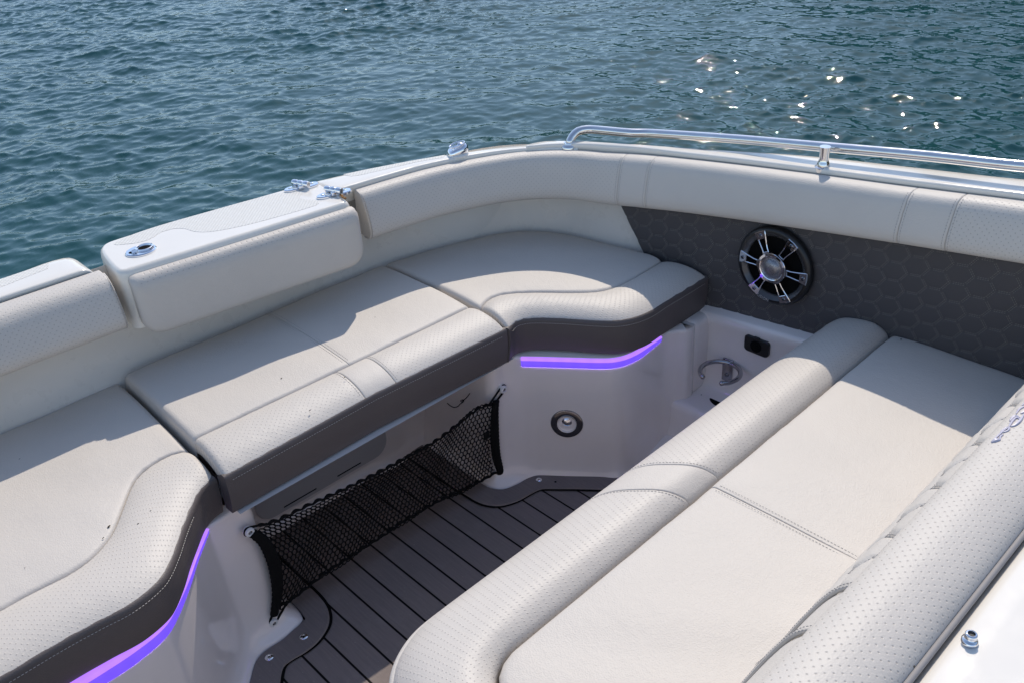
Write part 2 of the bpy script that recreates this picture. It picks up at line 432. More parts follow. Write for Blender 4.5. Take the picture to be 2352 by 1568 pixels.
def cushion(name, label, loc, back, seam, edge, z0, bands=None, mseam=None, out=-1, zb=-.10, end=(.012, .012), bol=.014, group=None, zE=-.016, stepm=.022, backr=.02, cross=None):
    t = thing(name, label, 'seat cushion', loc, group)
    B, Sm, E = (resamp(np.asarray(q, float)[:, :2], 170) for q in (back, seam, edge))
    th = z0 - zb
    us = [0.] + ([mseam] if mseam else []) + [1.]
    for i in range(len(us) - 1):
        r = (end[0] if i == 0 else .0022, end[1] if i == len(us) - 2 else .0022, backr, .009)
        patch('seat_panel', B, Sm, (us[i], us[i + 1]), M_panel, t, z0, z0, .006, r, (th if i == 0 else .006, th if i == len(us) - 2 else .006, th, .02), stepm, 3, lump=.0007)
    sl = [0.] + (list(bands) if bands else []) + [1.]
    for i in range(len(sl) - 1):
        plain = bands and i == 1
        r = (end[0] if i == 0 else .0035, end[1] if i == len(sl) - 2 else .0035, .006, .004)
        patch('bolster_band' if plain else 'bolster', Sm, E, (sl[i], sl[i + 1]), M_panel if plain else M_perf, t, z0 - .002, z0 + zE, bol, r,
              (.018 if i == 0 else .006, .018 if i == len(sl) - 2 else .006, .02, .03), .02, 2.4)
    fascia('front_fascia', E, z0 + zE, zb, M_dark, t, out)
    st = MB(); C = offs(E, out * .0048); stitches(st, np.c_[C[:, :2], np.full(len(C), z0 + zE - .010)][3:-(16 if zE > -.01 else 3)], up=(0, -1, .3))
    st.build('stitching', M_threadL, t, False)
    # thread beside the cross seams
    def crossrow(Aa, Bb, u, off, zf):
        pa_ = resamp(Aa, [max(0, u)])[0]; pb = resamp(Bb, [max(0, u)])[0]
        tv = resamp(Aa, [min(1, u + .01)])[0] - resamp(Aa, [max(0, u - .01)])[0]; tv = tv[:2] / np.linalg.norm(tv[:2])
        T = np.linspace(.03, .97, 60); q = pa_[None, :2] * (1 - T)[:, None] + pb[None, :2] * T[:, None] + tv * off
        st2 = MB(); stitches(st2, np.c_[q, zf(T)], w=.0006); st2.build('seam_stitching', M_threadG, t, False)
    bz = lambda T: z0 - .002 + (zE + .002) * T + bol * (1 - np.abs(2 * T - 1)**2.4) + .0003
    if bands:
        for u in bands:
            for o in (-.006,) if u == bands[0] else (.006,): crossrow(Sm, E, u, o, bz)
    if mseam:
        for o in (-.0065, .0065): crossrow(B, Sm, mseam, o, lambda T: z0 + .006 * (1 - np.abs(2 * T - 1)**3) + .0003)
    return t

# ---- the three bench cushions along the transom
mid = cushion('seat_cushion', 'straight middle bench cushion above the black net', (.81, 1.5, -.1),
    [(.487, 1.752), (1.146, 1.74)], [(.479, 1.428), (.822, 1.415), (1.146, 1.407)], [(.470, 1.302), (.801, 1.309), (1.146, 1.291)], 0.,
    bands=((.785 - .475) / .67, (.858 - .475) / .67), mseam=(.822 - .479) / .667, end=(.012, .012), group='bench cushions along the transom', zb=-.103)
cb = cat_([(1.153, 1.74), (1.289, 1.706), (1.439, 1.656), (1.508, 1.606), (1.558, 1.512), (1.583, 1.368), (1.592, 1.262)], 160)
cs = cat_([(1.156, 1.384), (1.198, 1.399), (1.234, 1.390), (1.283, 1.343), (1.333, 1.281), (1.374, 1.238), (1.406, 1.222), (1.448, 1.216), (1.498, 1.215), (1.592, 1.219)], 160)
ce = cat_([(1.150, 1.288), (1.180, 1.299), (1.207, 1.290), (1.231, 1.265), (1.265, 1.218), (1.296, 1.169), (1.326, 1.131), (1.36, 1.111), (1.403, 1.102), (1.462, 1.104), (1.521, 1.104), (1.618, 1.105)], 160)
cushion('seat_cushion', 'curved corner bench cushion below and left of the round speaker', (1.4, 1.4, -.1), cb, cs, ce, 0.,
    end=(.012, .010), group='bench cushions along the transom', zb=-.103, stepm=.018)
lb = [(-.42, 1.775), (.10, 1.775), (.481, 1.775)]
ls = cat_([(-.42, 1.289), (-.2, 1.289), (.082, 1.288), (.112, 1.289), (.141, 1.288), (.179, 1.285), (.212, 1.289), (.24, 1.301), (.273, 1.325), (.31, 1.370), (.349, 1.419), (.374, 1.440), (.409, 1.451), (.444, 1.450), (.470, 1.435)], 170)
le = cat_([(-.42, 1.160), (-.2, 1.160), (.038, 1.160), (.122, 1.161), (.179, 1.158), (.222, 1.154), (.259, 1.160), (.289, 1.173), (.326, 1.209), (.361, 1.251), (.394, 1.287), (.424, 1.318), (.446, 1.331), (.467, 1.336)], 170)
lb = resamp(np.array(lb), 170)
cushion('seat_cushion', 'curved bench cushion at the left edge, lower than the straight one beside it', (.1, 1.5, -.12), lb, ls, le, -.025,
    end=(.01, .014), group='bench cushions along the transom', zb=-.117, zE=-.008, stepm=.018)

# ---- the wide seat at the right
rs_s = cat_([(1.632, .665), (1.4, .662), (.96, .659), (.70, .657), (.575, .6575), (.545, .657), (.517, .648), (.495, .628), (.481, .59), (.475, .53), (.472, .46), (.470, .30)], 260)
rs_e = cat_([(1.632, .800), (1.4, .803), (.96, .802), (.70, .801), (.525, .800), (.487, .796), (.45, .782), (.42, .760), (.396, .727), (.380, .68), (.370, .60), (.366, .52), (.362, .30)], 260)
def ufrac(C, x):
    i = int(np.argmin(np.abs(C[:150, 0] - x))); return i / (len(C) - 1)
t = thing('lounge_seat', 'wide ivory lounge seat at the right with a quilted backrest and grey script embroidery', 'seat', (1.0, .55, -.1))
RSC, RSP = .030, 3.0
ua, ub = ufrac(rs_s, 1.032), ufrac(rs_s, .955)
for (a, b, pl) in ((0, ua, 0), (ua, ub, 1), (ub, 1, 0)):
    patch('bolster_band' if pl else 'bolster', rs_s, rs_e, (a, b), M_panel if pl else M_perf, t, -.008, -.032, RSC,
          (.018 if a == 0 else .0035, .0035, .010, .012), (.08 if a == 0 else .006, .006 if b < 1 else .08, .03, .05), .016, RSP)
mp_front = lambda x0, x1: np.array([(x, .6565 + .004 * (x - .56)) for x in np.linspace(x1, x0, 80)])
# seat panel: one sheet with its rounded near corner, split at the double seam
far_f = np.array([(1.630, .662), (1.002, .656)]); far_b = np.array([(1.630, .36), (1.002, .36)])
patch('seat_panel', far_b, far_f, (0, 1), M_panel, t, 0, 0, .004, (.012, .0022, .01, .012), (.1, .006, .1, .03), .02, 4, lump=.0008)
nf = resamp(np.vstack([[(1.0015, .656)], rs_s[[i for i in range(len(rs_s)) if rs_s[i, 0] < .99]] + [0.0025, -.003]]), 240)
nb = resamp(np.array([(1.0015, .30), (.60, .30), (.50, .30)]), 240)
patch('seat_panel', nb, nf, (0, 1), M_panel, t, 0, 0, .004, (.0022, 0, .01, .012), (.006, .1, .1, .03), .016, 4, lump=.0008)
fascia('front_fascia', rs_e, -.032, -.12, M_panel, t, -1)
for dx in (-.0065, .0075):
    st = MB(); stitches(st, [(1.0015 + dx, y, .0043 * (1 - abs(2 * (y - .36) / .296 - 1)**4) + .0003) for y in np.linspace(.375, .648, 50)], w=.0006); st.build('seam_stitching', M_threadG, t, False)
for u, o in ((ua, .006), (ub, -.006)):
    a_ = resamp(rs_s, [u])[0]; b_ = resamp(rs_e, [u])[0]; T = np.linspace(.05, .97, 60)
    st = MB(); stitches(st, np.c_[a_[0] + o + (b_[0] - a_[0]) * T, a_[1] + (b_[1] - a_[1]) * T, -.008 - .024 * T + RSC * (1 - np.abs(2 * T - 1)**RSP) + .0004], w=.0006); st.build('seam_stitching', M_threadG, t, False)

# ---- its backrest: quilted face, cross-seamed band, perforated head roll
bt = t
sec = [(.405, -.03), (.398, .0), (.389, .018), (.371, .060), (.352, .110), (.335, .152), (.321, .182), (.307, .203), (.290, .217), (.262, .223)]
secc = cat_(sec, 40)
def backsheet(name, x0, x1, quilt, nx):
    xs = np.linspace(x0, x1, nx); A = np.zeros((nx, 40, 3)); tn = np.gradient(secc, axis=0); tn /= np.linalg.norm(tn, axis=1)[:, None]
    nn = np.stack([-tn[:, 1], tn[:, 0]], 1); nn *= np.sign(nn[:, :1] + 1e-9)
    s = np.r_[0, np.cumsum(np.linalg.norm(np.diff(secc, axis=0), axis=1))]
    for i, x in enumerate(xs):
        e = min(x - x0, x1 - x); h = np.full(40, -.002 * math.exp(-e / .004))
        if quilt: h = h + np.where(s > .035, .0105 * (hexpillow(x, s, .060, .058) - .55), 0)
        A[i, :, 0] = x; A[i, :, 1] = secc[:, 0] + nn[:, 0] * h; A[i, :, 2] = secc[:, 1] + nn[:, 1] * h
    return loft(name, A, M_panel, bt, rev=False)
def hexdist(u, v, du, dv):
    """distance-to-border measure of a brick-offset hexagon lattice (0 at borders, 1 at centres) and cell centre"""
    u = np.asarray(u, float); v = np.asarray(v, float); u, v = np.broadcast_arrays(u, v)
    best = np.full(u.shape, 1e9); sec_ = np.full(u.shape, 1e9)
    i0 = np.floor(u / du)
    for di in (-1, 0, 1, 2):
        ci = i0 + di; off = (np.mod(ci, 2)) * .5 * dv
        j0 = np.floor((v - off) / dv)
        for dj in (0, 1):
            d = np.hypot((u - ci * du) / (du * 1.1547) , (v - (j0 + dj) * dv - off) / dv)
            sec_ = np.where(d < best, best, np.minimum(sec_, d)); best = np.minimum(best, d)
    return np.clip((sec_ - best), 0, 1)
def hexpillow(u, v, du, dv): return 1 - np.exp(-hexdist(u, v, du, dv) / .11)
backsheet('quilted_backrest', .752, 1.62, True, 420)
backsheet('backrest_band', .668, .750, False, 30)
backsheet('backrest_panel', .42, .666, False, 40)
ps = MB()
for x in (.751, .667):
    q = np.c_[np.full(40, x), secc[:, 0] + .001, secc[:, 1] + .0015]; V, f = tubemesh(q[2:], .0030, 8); pip = MB(); pip.add(V, f); pip.build('seam_piping', M_panel, bt)
    
    for dx, dh in ((-.0045, .0022), (.0045, .0016)):
        sm = MB(); stitches(sm, q[2:] + [dx, dh, dh], w=.0009, up=(0, .6, .8)); sm.build('seam_stitching', M_threadG, bt, False)
# quilting thread on the face
def edges_of_hex(u0, u1, v0, v1, du, dv):
    E_ = []
    k = du * 2 / 3
    for i in range(int(u0 / du) - 1, int(u1 / du) + 2):
        for j in range(int(v0 / dv) - 2, int(v1 / dv) + 2):
            cx, cy = i * du, j * dv + (i % 2) * .5 * dv
            vs = [(cx + k, cy), (cx + k / 2, cy + dv / 2), (cx - k / 2, cy + dv / 2), (cx - k, cy)]
            E_ += [(vs[0], vs[1], cx, cy), (vs[1], vs[2], cx, cy), (vs[2], vs[3], cx, cy)]
    return E_
ss = np.r_[0, np.cumsum(np.linalg.norm(np.diff(secc, axis=0), axis=1))]
for a, b, cx, cy in edges_of_hex(.76, 1.61, .055, ss[-1], .060, .058):
    for o in (-.0022, .0022):
        T = np.linspace(0, 1, 8); u = a[0] + (b[0] - a[0]) * T; v = a[1] + (b[1] - a[1]) * T
        d = np.array([b[1] - a[1], a[0] - b[0]]); d = d / np.linalg.norm(d) * o; u = u + d[0]; v = v + d[1]
        ok = (u > .758) & (u < 1.61) & (v > .05) & (v < ss[-1] - .01)
        if ok.sum() < 3: continue
        u, v = u[ok], v[ok]
        stitches(ps, np.c_[u, np.interp(v, ss, secc[:, 0]) + .0008, np.interp(v, ss, secc[:, 1]) + .0008], w=.0009, up=(0, .7, .7))
ps.build('quilt_stitching', M_threadG, bt, False)
rollsec = cat_([(.262, .196), (.282, .208), (.2905, .228), (.2905, .244), (.283, .2565), (.266, .264), (.242, .2665), (.217, .2625), (.200, .2545), (.1925, .244), (.1905, .230), (.191, .20)], 34)
xs = np.r_[np.linspace(.36, 1.60, 90), 1.608, 1.613, 1.616]
shr = np.r_[np.ones(90), .97, .9, .75]
A = np.zeros((len(xs), 34, 3))
cen = rollsec.mean(0)
for i, x in enumerate(xs):
    q = cen + (rollsec - cen) * shr[i]; A[i, :, 0] = x; A[i, :, 1:] = q
loft('head_roll', A, M_perf, bt, rev=False, caps=True)
# seam welt behind the roll
V, f = tubemesh([(x, .1895, .241) for x in np.linspace(.36, 1.61, 60)], .0035, 8)
obj('rear_welt', V, f, M_threadG, bt)
# embroidered script on the roll: traced strokes laid on the rolled surface
def on_roll(px, py):
    o = CR['z5']; X_, Y_ = o[0] + o[2] * px, o[1] + o[2] * py
    d = RM @ _cv((X_, Y_)); d /= np.linalg.norm(d)
    best = None
    for k in range(4, 28):
        y0, z0_ = rollsec[k]; y1, z1_ = rollsec[k + 1]
        den = d[1] * (z1_ - z0_) - d[2] * (y1 - y0)
        if abs(den) < 1e-9: continue
        s_ = (d[1] * (EYE[2] - z0_) - d[2] * (EYE[1] - y0)) / den
        if 0 <= s_ <= 1:
            yy = y0 + (y1 - y0) * s_; tt = (yy - EYE[1]) / d[1]
            if best is None or tt < best: best = tt
    return None if best is None else EYE + d * best + np.array([0, 0, .0008])
em = MB()
STROKES = [
 ([(1590, 1022), (1625, 985), (1690, 925), (1760, 860), (1810, 820), (1850, 800)], .0016),
 ([(1590, 1022), (1640, 1000), (1690, 988), (1725, 985)], .0030),
 ([(1725, 985), (1722, 945), (1745, 920), (1772, 905)], .0014),
 ([(1720, 890), (1745, 850), (1790, 815), (1835, 797), (1862, 805), (1850, 835), (1800, 860), (1760, 868)], .0016),
 ([(1850, 800), (1880, 745), (1920, 690), (1965, 650), (2010, 655), (2030, 680)], .0018),
 ([(1875, 695), (1915, 650), (1965, 628), (2020, 650)], .0026),
 ([(1885, 780), (1930, 770), (1985, 735), (2030, 690), (2062, 640), (2090, 590)], .0022),
 ([(1970, 585), (2000, 535), (2040, 500), (2085, 480), (2140, 470)], .0018),
 ([(2040, 580), (2075, 565), (2110, 545), (2150, 500), (2190, 440)], .0022),
 ([(2060, 460), (2120, 400), (2180, 330), (2230, 300)], .0018),
]
for pts, w in STROKES:
    q = [on_roll(*p) for p in cat_([(a, b, 0) for a, b in pts], 24)[:, :2]]
    q = np.array([p for p in q if p is not None])
    if len(q) < 4: continue
    n_ = len(q); V, f = tubemesh(q, w * (.35 + .65 * np.sin(np.linspace(.15, math.pi - .15, n_))), 6); em.add(V, f)
em.build('script_embroidery', M_embroid, bt)

# ------------------------------------------------------------------ hull and liner
hull = thing('motorboat', 'white motorboat with a moulded cockpit, gunwales and seat pods around the ivory cushions', 'boat', (.8, 1.0, -.44))
LW = cat_([(-.50, 1.78), (-.2, 1.778), (.1, 1.775), (.45, 1.766), (.80, 1.758), (1.15, 1.744), (1.289, 1.710), (1.439, 1.660), (1.512, 1.608), (1.568, 1.512), (1.597, 1.368), (1.614, 1.27), (1.624, 1.16)], 220)
rows = []
for o, z in ((.035, .215), (.034, .17), (.030, .12), (.022, .07), (.012, .025), (.004, -.01), (0, -.04), (-.004, -.08), (-.02, -.11), (-.05, -.125), (-.10, -.125)):
    C = offs(LW, o); rows.append(np.c_[C[:, :2], np.full(len(C), z)])
loft('cockpit_liner', np.array(rows), M_liner, hull, rev=True)
# side wall behind quilting and a far side wall for the part of the cockpit out of view
def zs(y): return .250 + .115 * (1.25 - y)                       # sheer of the side gunwale
V, f = bbox((1.680, .26, .05), (.045, 2.0, .36), bev=.003); obj('side_wall', V, f, M_liner, hull)

# gunwale caps
def sweepcap(name, inner, outer, zi, zo, mat, lip=.013, down=.9, er=(0, 0)):
    I = np.asarray(inner, float); O = np.asarray(outer, float); n0 = len(I); zi = np.broadcast_to(zi, (n0,)); zo = np.broadcast_to(zo, (n0,))
    if max(er):                                          # finer steps towards a rounded end
        La = arclen((I + O) / 2); q = samp(La, er[0], er[1], .02) / La; dd = q * La
        zi, zo = (np.interp(q, np.linspace(0, 1, n0), a) for a in (zi, zo)); I, O = resamp(I, q), resamp(O, q)
        fz = fall(dd, er[0]) + fall(La - dd, er[1]); zi = zi + fz; zo = zo + fz
    rows = []
    def row(t, dz): q = I * (1 - t)[:, None] + O * t[:, None] if not np.isscalar(t) else I * (1 - t) + O * t; return np.c_[q, zi * (1 - t) + zo * t + dz]
    w = np.linalg.norm(I - O, axis=1); e = lambda d: np.clip(d / w, 0, .45)
    rows.append(np.c_[I + (O - I) * e(.02)[:, None], zi - .045])
    rows.append(row(e(.0015), -lip)); rows.append(row(0 * w, -lip * .8)); rows.append(row(0 * w, -.004)); rows.append(row(e(.0015), -.001)); rows.append(row(e(.006), .0))
    for t in (.3, .5, .7): rows.append(row(np.full(len(I), t), .0))
    rows.append(row(1 - e(.012), -.0005)); rows.append(row(1 - e(.005), -.003)); rows.append(row(1 - e(.001), -.009))
    rows.append(np.c_[O, zo - .02]); rows.append(np.c_[O - (O - I) * e(.01)[:, None], zo - .045])
    A = np.array(rows)
    return loft(name, A.transpose(1, 0, 2), mat, hull, caps=True, auto=60, rev=True)
ZC = .230
li = resamp(np.array([(-.62, 1.800), (.0, 1.795), (.332, 1.787), (.508, 1.776)]), 60)
lo = resamp(np.array([(-.62, 1.868), (.0, 1.868), (.30, 1.872), (.36, 1.877), (.46, 1.884), (.508, 1.868)]), 60)
sweepcap('transom_cap', li, lo, ZC, ZC, M_gel, er=(0, .028))
ri = cat_([(1.040, 1.722), (1.083, 1.716), (1.18, 1.702), (1.28, 1.682), (1.40, 1.635), (1.48, 1.586), (1.535, 1.530), (1.575, 1.468)], 80)
ro = cat_([(1.040, 1.816), (1.09, 1.803), (1.18, 1.775), (1.27, 1.738), (1.37, 1.695), (1.45, 1.655), (1.54, 1.600), (1.64, 1.52)], 80)
sweepcap('transom_cap', ri, ro, ZC, np.r_[np.full(40, ZC), np.linspace(ZC, ZC - .012, 40)], M_gel, er=(.012, 0))
# side gunwale: starts in a raised point behind the corner pad
sy = np.array([1.60, 1.56, 1.50, 1.42, 1.32, 1.2, 1.05, .9, .7, .5, .2, -.2, -.6])
si = cat_([(1.500, 1.568), (1.545, 1.52), (1.583, 1.455), (1.607, 1.38), (1.625, 1.30), (1.637, 1.2), (1.645, 1.05), (1.648, .9), (1.65, .7), (1.652, .5), (1.655, .2), (1.655, -.2), (1.65, -.6)], 140)
def gz(y): return np.where(y > 1.35, .2385 + (1.568 - y) * .0, .2385 + .115 * (1.35 - y))
outp = [at(*(CR['c2'][0] + .4 * a, CR['c2'][1] + .4 * b), 2, z) for a, b, z in ((1255, 146, .222), (1300, 132, .228), (1352, 121, .232), (1450, 119, .237), (1560, 120, .242), (1800, 133, .250), (2156, 155, .260))]
outp += [at(CR['c3'][0] + .4 * a, CR['c3'][1] + .4 * b, 2, z) for a, b, z in ((500, 171, .274), (970, 205, .288), (1500, 262, .309), (2156, 333, .331))]
outp += [(1.765, .2, .372), (1.77, -.2, .418), (1.76, -.6, .46)]
so3 = cat_(np.array(outp), 140); so = so3[:, :2]; print('OUT', np.round(np.array(outp), 3).tolist())
zo_ = so3[:, 2]
zi_ = np.interp(si[:, 1], [-.6, .2, .5, .7, .9, 1.2, 1.4, 1.57], [.455, .368, .335, .312, .291, .259, .243, .236])
sweepcap('side_gunwale', si, so, zi_, zo_, M_gel, lip=.012)
# the cockpit side out of view, at the left of the camera
ci = np.array([(-.55, y) for y in np.linspace(1.80, -.6, 30)]); sweepcap('side_gunwale', ci[::-1] , ci[::-1] + [-.12, 0], .24, .24, M_gel)
V, f = bbox((-.57, .6, -.1), (.05, 2.4, .66), bev=.004); obj('side_wall', V, f, M_liner, hull)

ho = cat_([(-.66, -.6), (-.66, 1.0), (-.66, 1.70), (-.60, 1.85), (-.45, 1.868), (.0, 1.868), (.36, 1.876), (.528, 1.882), (1.03, 1.815), (1.18, 1.775), (1.37, 1.700), (1.56, 1.63), (1.66, 1.50), (1.72, 1.30), (1.745, 1.05), (1.755, .7), (1.765, .2), (1.76, -.6)], 200)
rows = []
for o, z in ((.03, .19), (.014, .185), (.006, .17), (.004, .13), (.008, 0), (.02, -.3), (.05, -.9)):
    C = offs(ho, -o); rows.append(np.c_[C[:, :2], np.full(200, z)])
loft('hull_side', np.array(rows), M_gel, hull)

# nonskid pads on the caps (thin raised sheets, the corners cut round)
def sheet(name, quad, z, th=.0005, mat=None, parent=None, nx=2):
    V, f = prism(quad, (0, 0, z), np.eye(3), -.004, th, .0003); return obj(name, V, f, mat or M_nonskid, parent, True, auto=40)
sheet('nonskid_patch', [(-.6, 1.828), (.36, 1.832), (.44, 1.840), (.452, 1.866), (.36, 1.868), (.0, 1.860), (-.6, 1.859)], ZC, parent=hull)
sheet('nonskid_patch', [tuple(p) for p in pa('z3', [(860, 420), (800, 375), (2050, 118)], 2, ZC + .001)[0:0]] or [(1.115, 1.763), (1.135, 1.752), (1.27, 1.712), (1.33, 1.684), (1.345, 1.694), (1.26, 1.733), (1.17, 1.769), (1.112, 1.789)], ZC, parent=hull)

# moulded pods below the cushions
FZ = -.44
def podloft(name, top, zt, bot, n=340):
    T = cat_(top, n); B = cat_(bot, n); rows = []
    for k, (w, z) in enumerate([(-.35, zt), (-.02, zt), (0, zt - .003), (.01, zt - .010), (.05, -.2), (.12, -.28), (.18, -.34), (.25, -.385), (.35, -.405), (.50, -.420), (.72, -.431), (1.0, -.438), (1.06, -.446)]):
        q = T * (1 - w) + B * w
        if w < 0: q = offs(T, .075 if w == -.35 else .004)
        rows.append(np.c_[q[:, :2], np.full(n, z)])
    return loft(name, np.array(rows), M_pod, hull, rev=True)
podloft('corner_pod', PODC := [(1.118, 1.66), (1.118, 1.46), (1.119, 1.350), (1.130, 1.331), (1.158, 1.320), (1.184, 1.302), (1.199, 1.286), (1.254, 1.216), (1.310, 1.146), (1.338, 1.127), (1.375, 1.119), (1.43, 1.118), (1.475, 1.116), (1.503, 1.102), (1.522, 1.086), (1.540, 1.083), (1.57, 1.094), (1.605, 1.10)], -.108,
    [(1.086, 1.66), (1.086, 1.46), (1.084, 1.335), (1.094, 1.303), (1.120, 1.286), (1.168, 1.275), (1.190, 1.266), (1.235, 1.212), (1.288, 1.150), (1.315, 1.115), (1.37, 1.108), (1.43, 1.106), (1.475, 1.10), (1.505, 1.083), (1.522, 1.070), (1.540, 1.068), (1.57, 1.08), (1.605, 1.09)])
podloft('side_pod', PODS := [(-.42, 1.167), (.0, 1.167), (.133, 1.167), (.215, 1.170), (.264, 1.180), (.298, 1.205), (.34, 1.244), (.374, 1.281), (.416, 1.323), (.422, 1.329), (.428, 1.333), (.438, 1.3345), (.475, 1.338), (.508, 1.340), (.520, 1.348), (.524, 1.38), (.524, 1.66)], -.122,
    [(-.42, 1.12), (.0, 1.125), (.133, 1.13), (.215, 1.135), (.262, 1.145), (.31, 1.172), (.352, 1.206), (.392, 1.245), (.428, 1.282), (.448, 1.292), (.480, 1.291), (.530, 1.299), (.549, 1.310), (.556, 1.36), (.556, 1.66)])
# niche behind the net: back wall with its fillet, top flange, hatch
nx_ = np.linspace(.48, 1.17, 40); rows = []
for y, z in ((1.30, -.106), (1.55, -.108), (1.570, -.125), (1.574, -.2), (1.578, -.28), (1.584, -.36), (1.590, -.41), (1.584, -.428), (1.566, -.4385)):
    rows.append(np.c_[nx_, y - .012 * np.exp(-((nx_ - .985) / .05)**4) * (z < -.12) + 0 * nx_, np.full(40, z)])
loft('niche_wall', np.array(rows), M_pod, hull, rev=True)
fl = []
for x in np.linspace(.527, 1.118, 120):
    zb_ = -.104 - .018 / (1 + math.exp(-(x - .925) / .006)) - .016 / (1 + math.exp((x - .80) / .008)) * (1 if x < .9 else 0)
    fl.append((x, zb_))
V, f = prism([(1.118, -.1035), (.527, -.1035)] + fl, (0, 1.335, 0), np.array([[1, 0, 0], [0, 0, 1], [0, -1, 0]], float), -.006, .006, .0015); obj('niche_flange', V, f, M_pod, hull, auto=40)
HR = np.array([[1, 0, 0], [0, 0, 1], [0, -1, 0]], float)
HC = np.array([.795, 1.576, -.285])
V, f = prism(rrect(.385, .235, .046, 8), HC, HR, -.004, .005, .002); hb = obj('hatch_frame', V, f, M_pod, hull, auto=40)
V, f = prism(rrect(.362, .212, .040, 8), HC - [0, .005, 0], HR, 0, .006, .0025); hp = obj('hatch_panel', V, f, M_hatch, hull, auto=40)
for x0, x1 in ((.678, .766), (.825, .893)):
    V, f = bbox(((x0 + x1) / 2, 1.5652, -.378), (x1 - x0, .0015, .0035), bev=.0004, seg=1); obj('vent_slot', V, f, M_void, hp)
# side recess: ledge under the quilting, wall, shelf with a round hole
ys = np.linspace(1.13, .30, 60); rows = []
for x, dz in ((1.640, .012), (1.622, .004), (1.606, .0), (1.600, -.004), (1.598, -.016), (1.598, -.026), (1.601, -.034)):
    rows.append(np.c_[np.full(60, x), ys, -.100 + .115 * (1.12 - ys) * .85 + dz])
A = np.array(rows); low = [np.c_[np.full(60, x), ys, np.full(60, z)] for x, z in ((1.602, -.16), (1.602, -.20), (1.600, -.26), (1.596, -.283), (1.585, -.295), (1.56, -.300), (1.515, -.3005), (1.503, -.302), (1.497, -.308), (1.494, -.32), (1.493, -.36), (1.485, -.41), (1.46, -.435), (1.43, -.4385))]
loft('side_recess', np.concatenate([A, np.array(low)]), M_pod, hull, rev=True)
# stepped ledge between pod top and quilting
V, f = bbox((1.588, 1.120, -.205), (.085, .075, .205), bev=.018, seg=5); obj('ledge_block', V, f, M_pod, hull)
V, f = lathe([(.0, .0006), (.037, .0006), (.040, .0)], (1.586, 1.010, -.2998), np.eye(3), 32, False); obj('drain_hole', V, f, M_void, hull)
# sloped plinth beside the pod, running under the wide seat
q0, q1 = pa('c6', [(1190, 815)], 2, -.385)[0], pa('c6', [(985, 1085)], 2, -.4375)[0]
V = [q0, q1, q1 + [-.02, -.5, .0], q0 + [.0, -.5, .02], q0 + [.12, 0, .0], q0 + [.12, -.5, .02]]; V = np.array(V)
obj('floor_plinth', np.vstack([V, V - [0, 0, .07]]), [(0, 1, 2, 3), (0, 3, 5, 4), (6, 9, 8, 7), (6, 10, 11, 9), (0, 6, 7, 1), (1, 7, 8, 2), (0, 4, 10, 6), (4, 5, 11, 10), (2, 8, 9, 3), (3, 9, 11, 5)], M_pod, hull, False)
# base of the wide seat, and the moulded console behind its backrest
bo = [(1.60, .775), (.53, .775), (.48, .765), (.43, .735), (.40, .70), (.39, .6), (.39, .22), (1.60, .22)]
V, f = prism(bo, (0, 0, 0), np.eye(3), -.445, -.118, .004); obj('seat_base', V, f, M_pod, hull, auto=40)
xs = np.linspace(.34, 1.60, 40); rows = []
for y, z in ((.30, -.1), (.25, .10), (.205, .19), (.192, .222), (.1855, .2325), (.180, .2385), (.170, .2435), (.150, .2460), (.125, .2455), (.09, .2475), (.05, .2535), (.0, .266), (-.06, .283), (-.13, .288), (-.20, .262), (-.25, .19), (-.27, -.44)):
    rows.append(np.c_[xs, np.full(40, y), np.full(40, z)])
loft('console_top', np.array(rows), M_gel, hull, rev=True, caps=False)

# ---- floor
fl = thing('floor', 'charcoal foam deck planking of the cockpit floor with black seams', 'floor', (.8, .9, FZ)); fl['kind'] = 'structure'
V = [(-.55, -.6, FZ), (1.62, -.6, FZ), (1.62, 1.62, FZ), (-.55, 1.62, FZ)]
obj('deck_planks', V + [(a, b, c - .02) for a, b, c in V], [(0, 1, 2, 3), (7, 6, 5, 4), (0, 4, 5, 1), (1, 5, 6, 2), (2, 6, 7, 3), (3, 7, 4, 0)], M_deck, fl, False)
fn = [(.30, .98), (.34, 1.08), (.385, 1.145), (.431, 1.203), (.455, 1.229), (.475, 1.231), (.505, 1.228), (.540, 1.233), (.577, 1.254), (.598, 1.288), (.606, 1.33), (.607, 1.39), (.607, 1.62)]
fo = [(.20, 1.05), (.27, 1.12), (.33, 1.185), (.391, 1.245), (.425, 1.280), (.450, 1.288), (.490, 1.288), (.520, 1.293), (.536, 1.296), (.550, 1.298), (.556, 1.335), (.556, 1.39), (.556, 1.62)]
gn = [(1.027, 1.62), (1.027, 1.45), (1.028, 1.34), (1.034, 1.290), (1.056, 1.256), (1.096, 1.237), (1.142, 1.231), (1.164, 1.225), (1.185, 1.203), (1.23, 1.152), (1.33, 1.03), (1.45, .90)]
go = [(1.080, 1.62), (1.080, 1.45), (1.080, 1.345), (1.083, 1.318), (1.100, 1.292), (1.135, 1.280), (1.172, 1.276), (1.194, 1.266), (1.215, 1.240), (1.262, 1.185), (1.36, 1.06), (1.48, .93)]
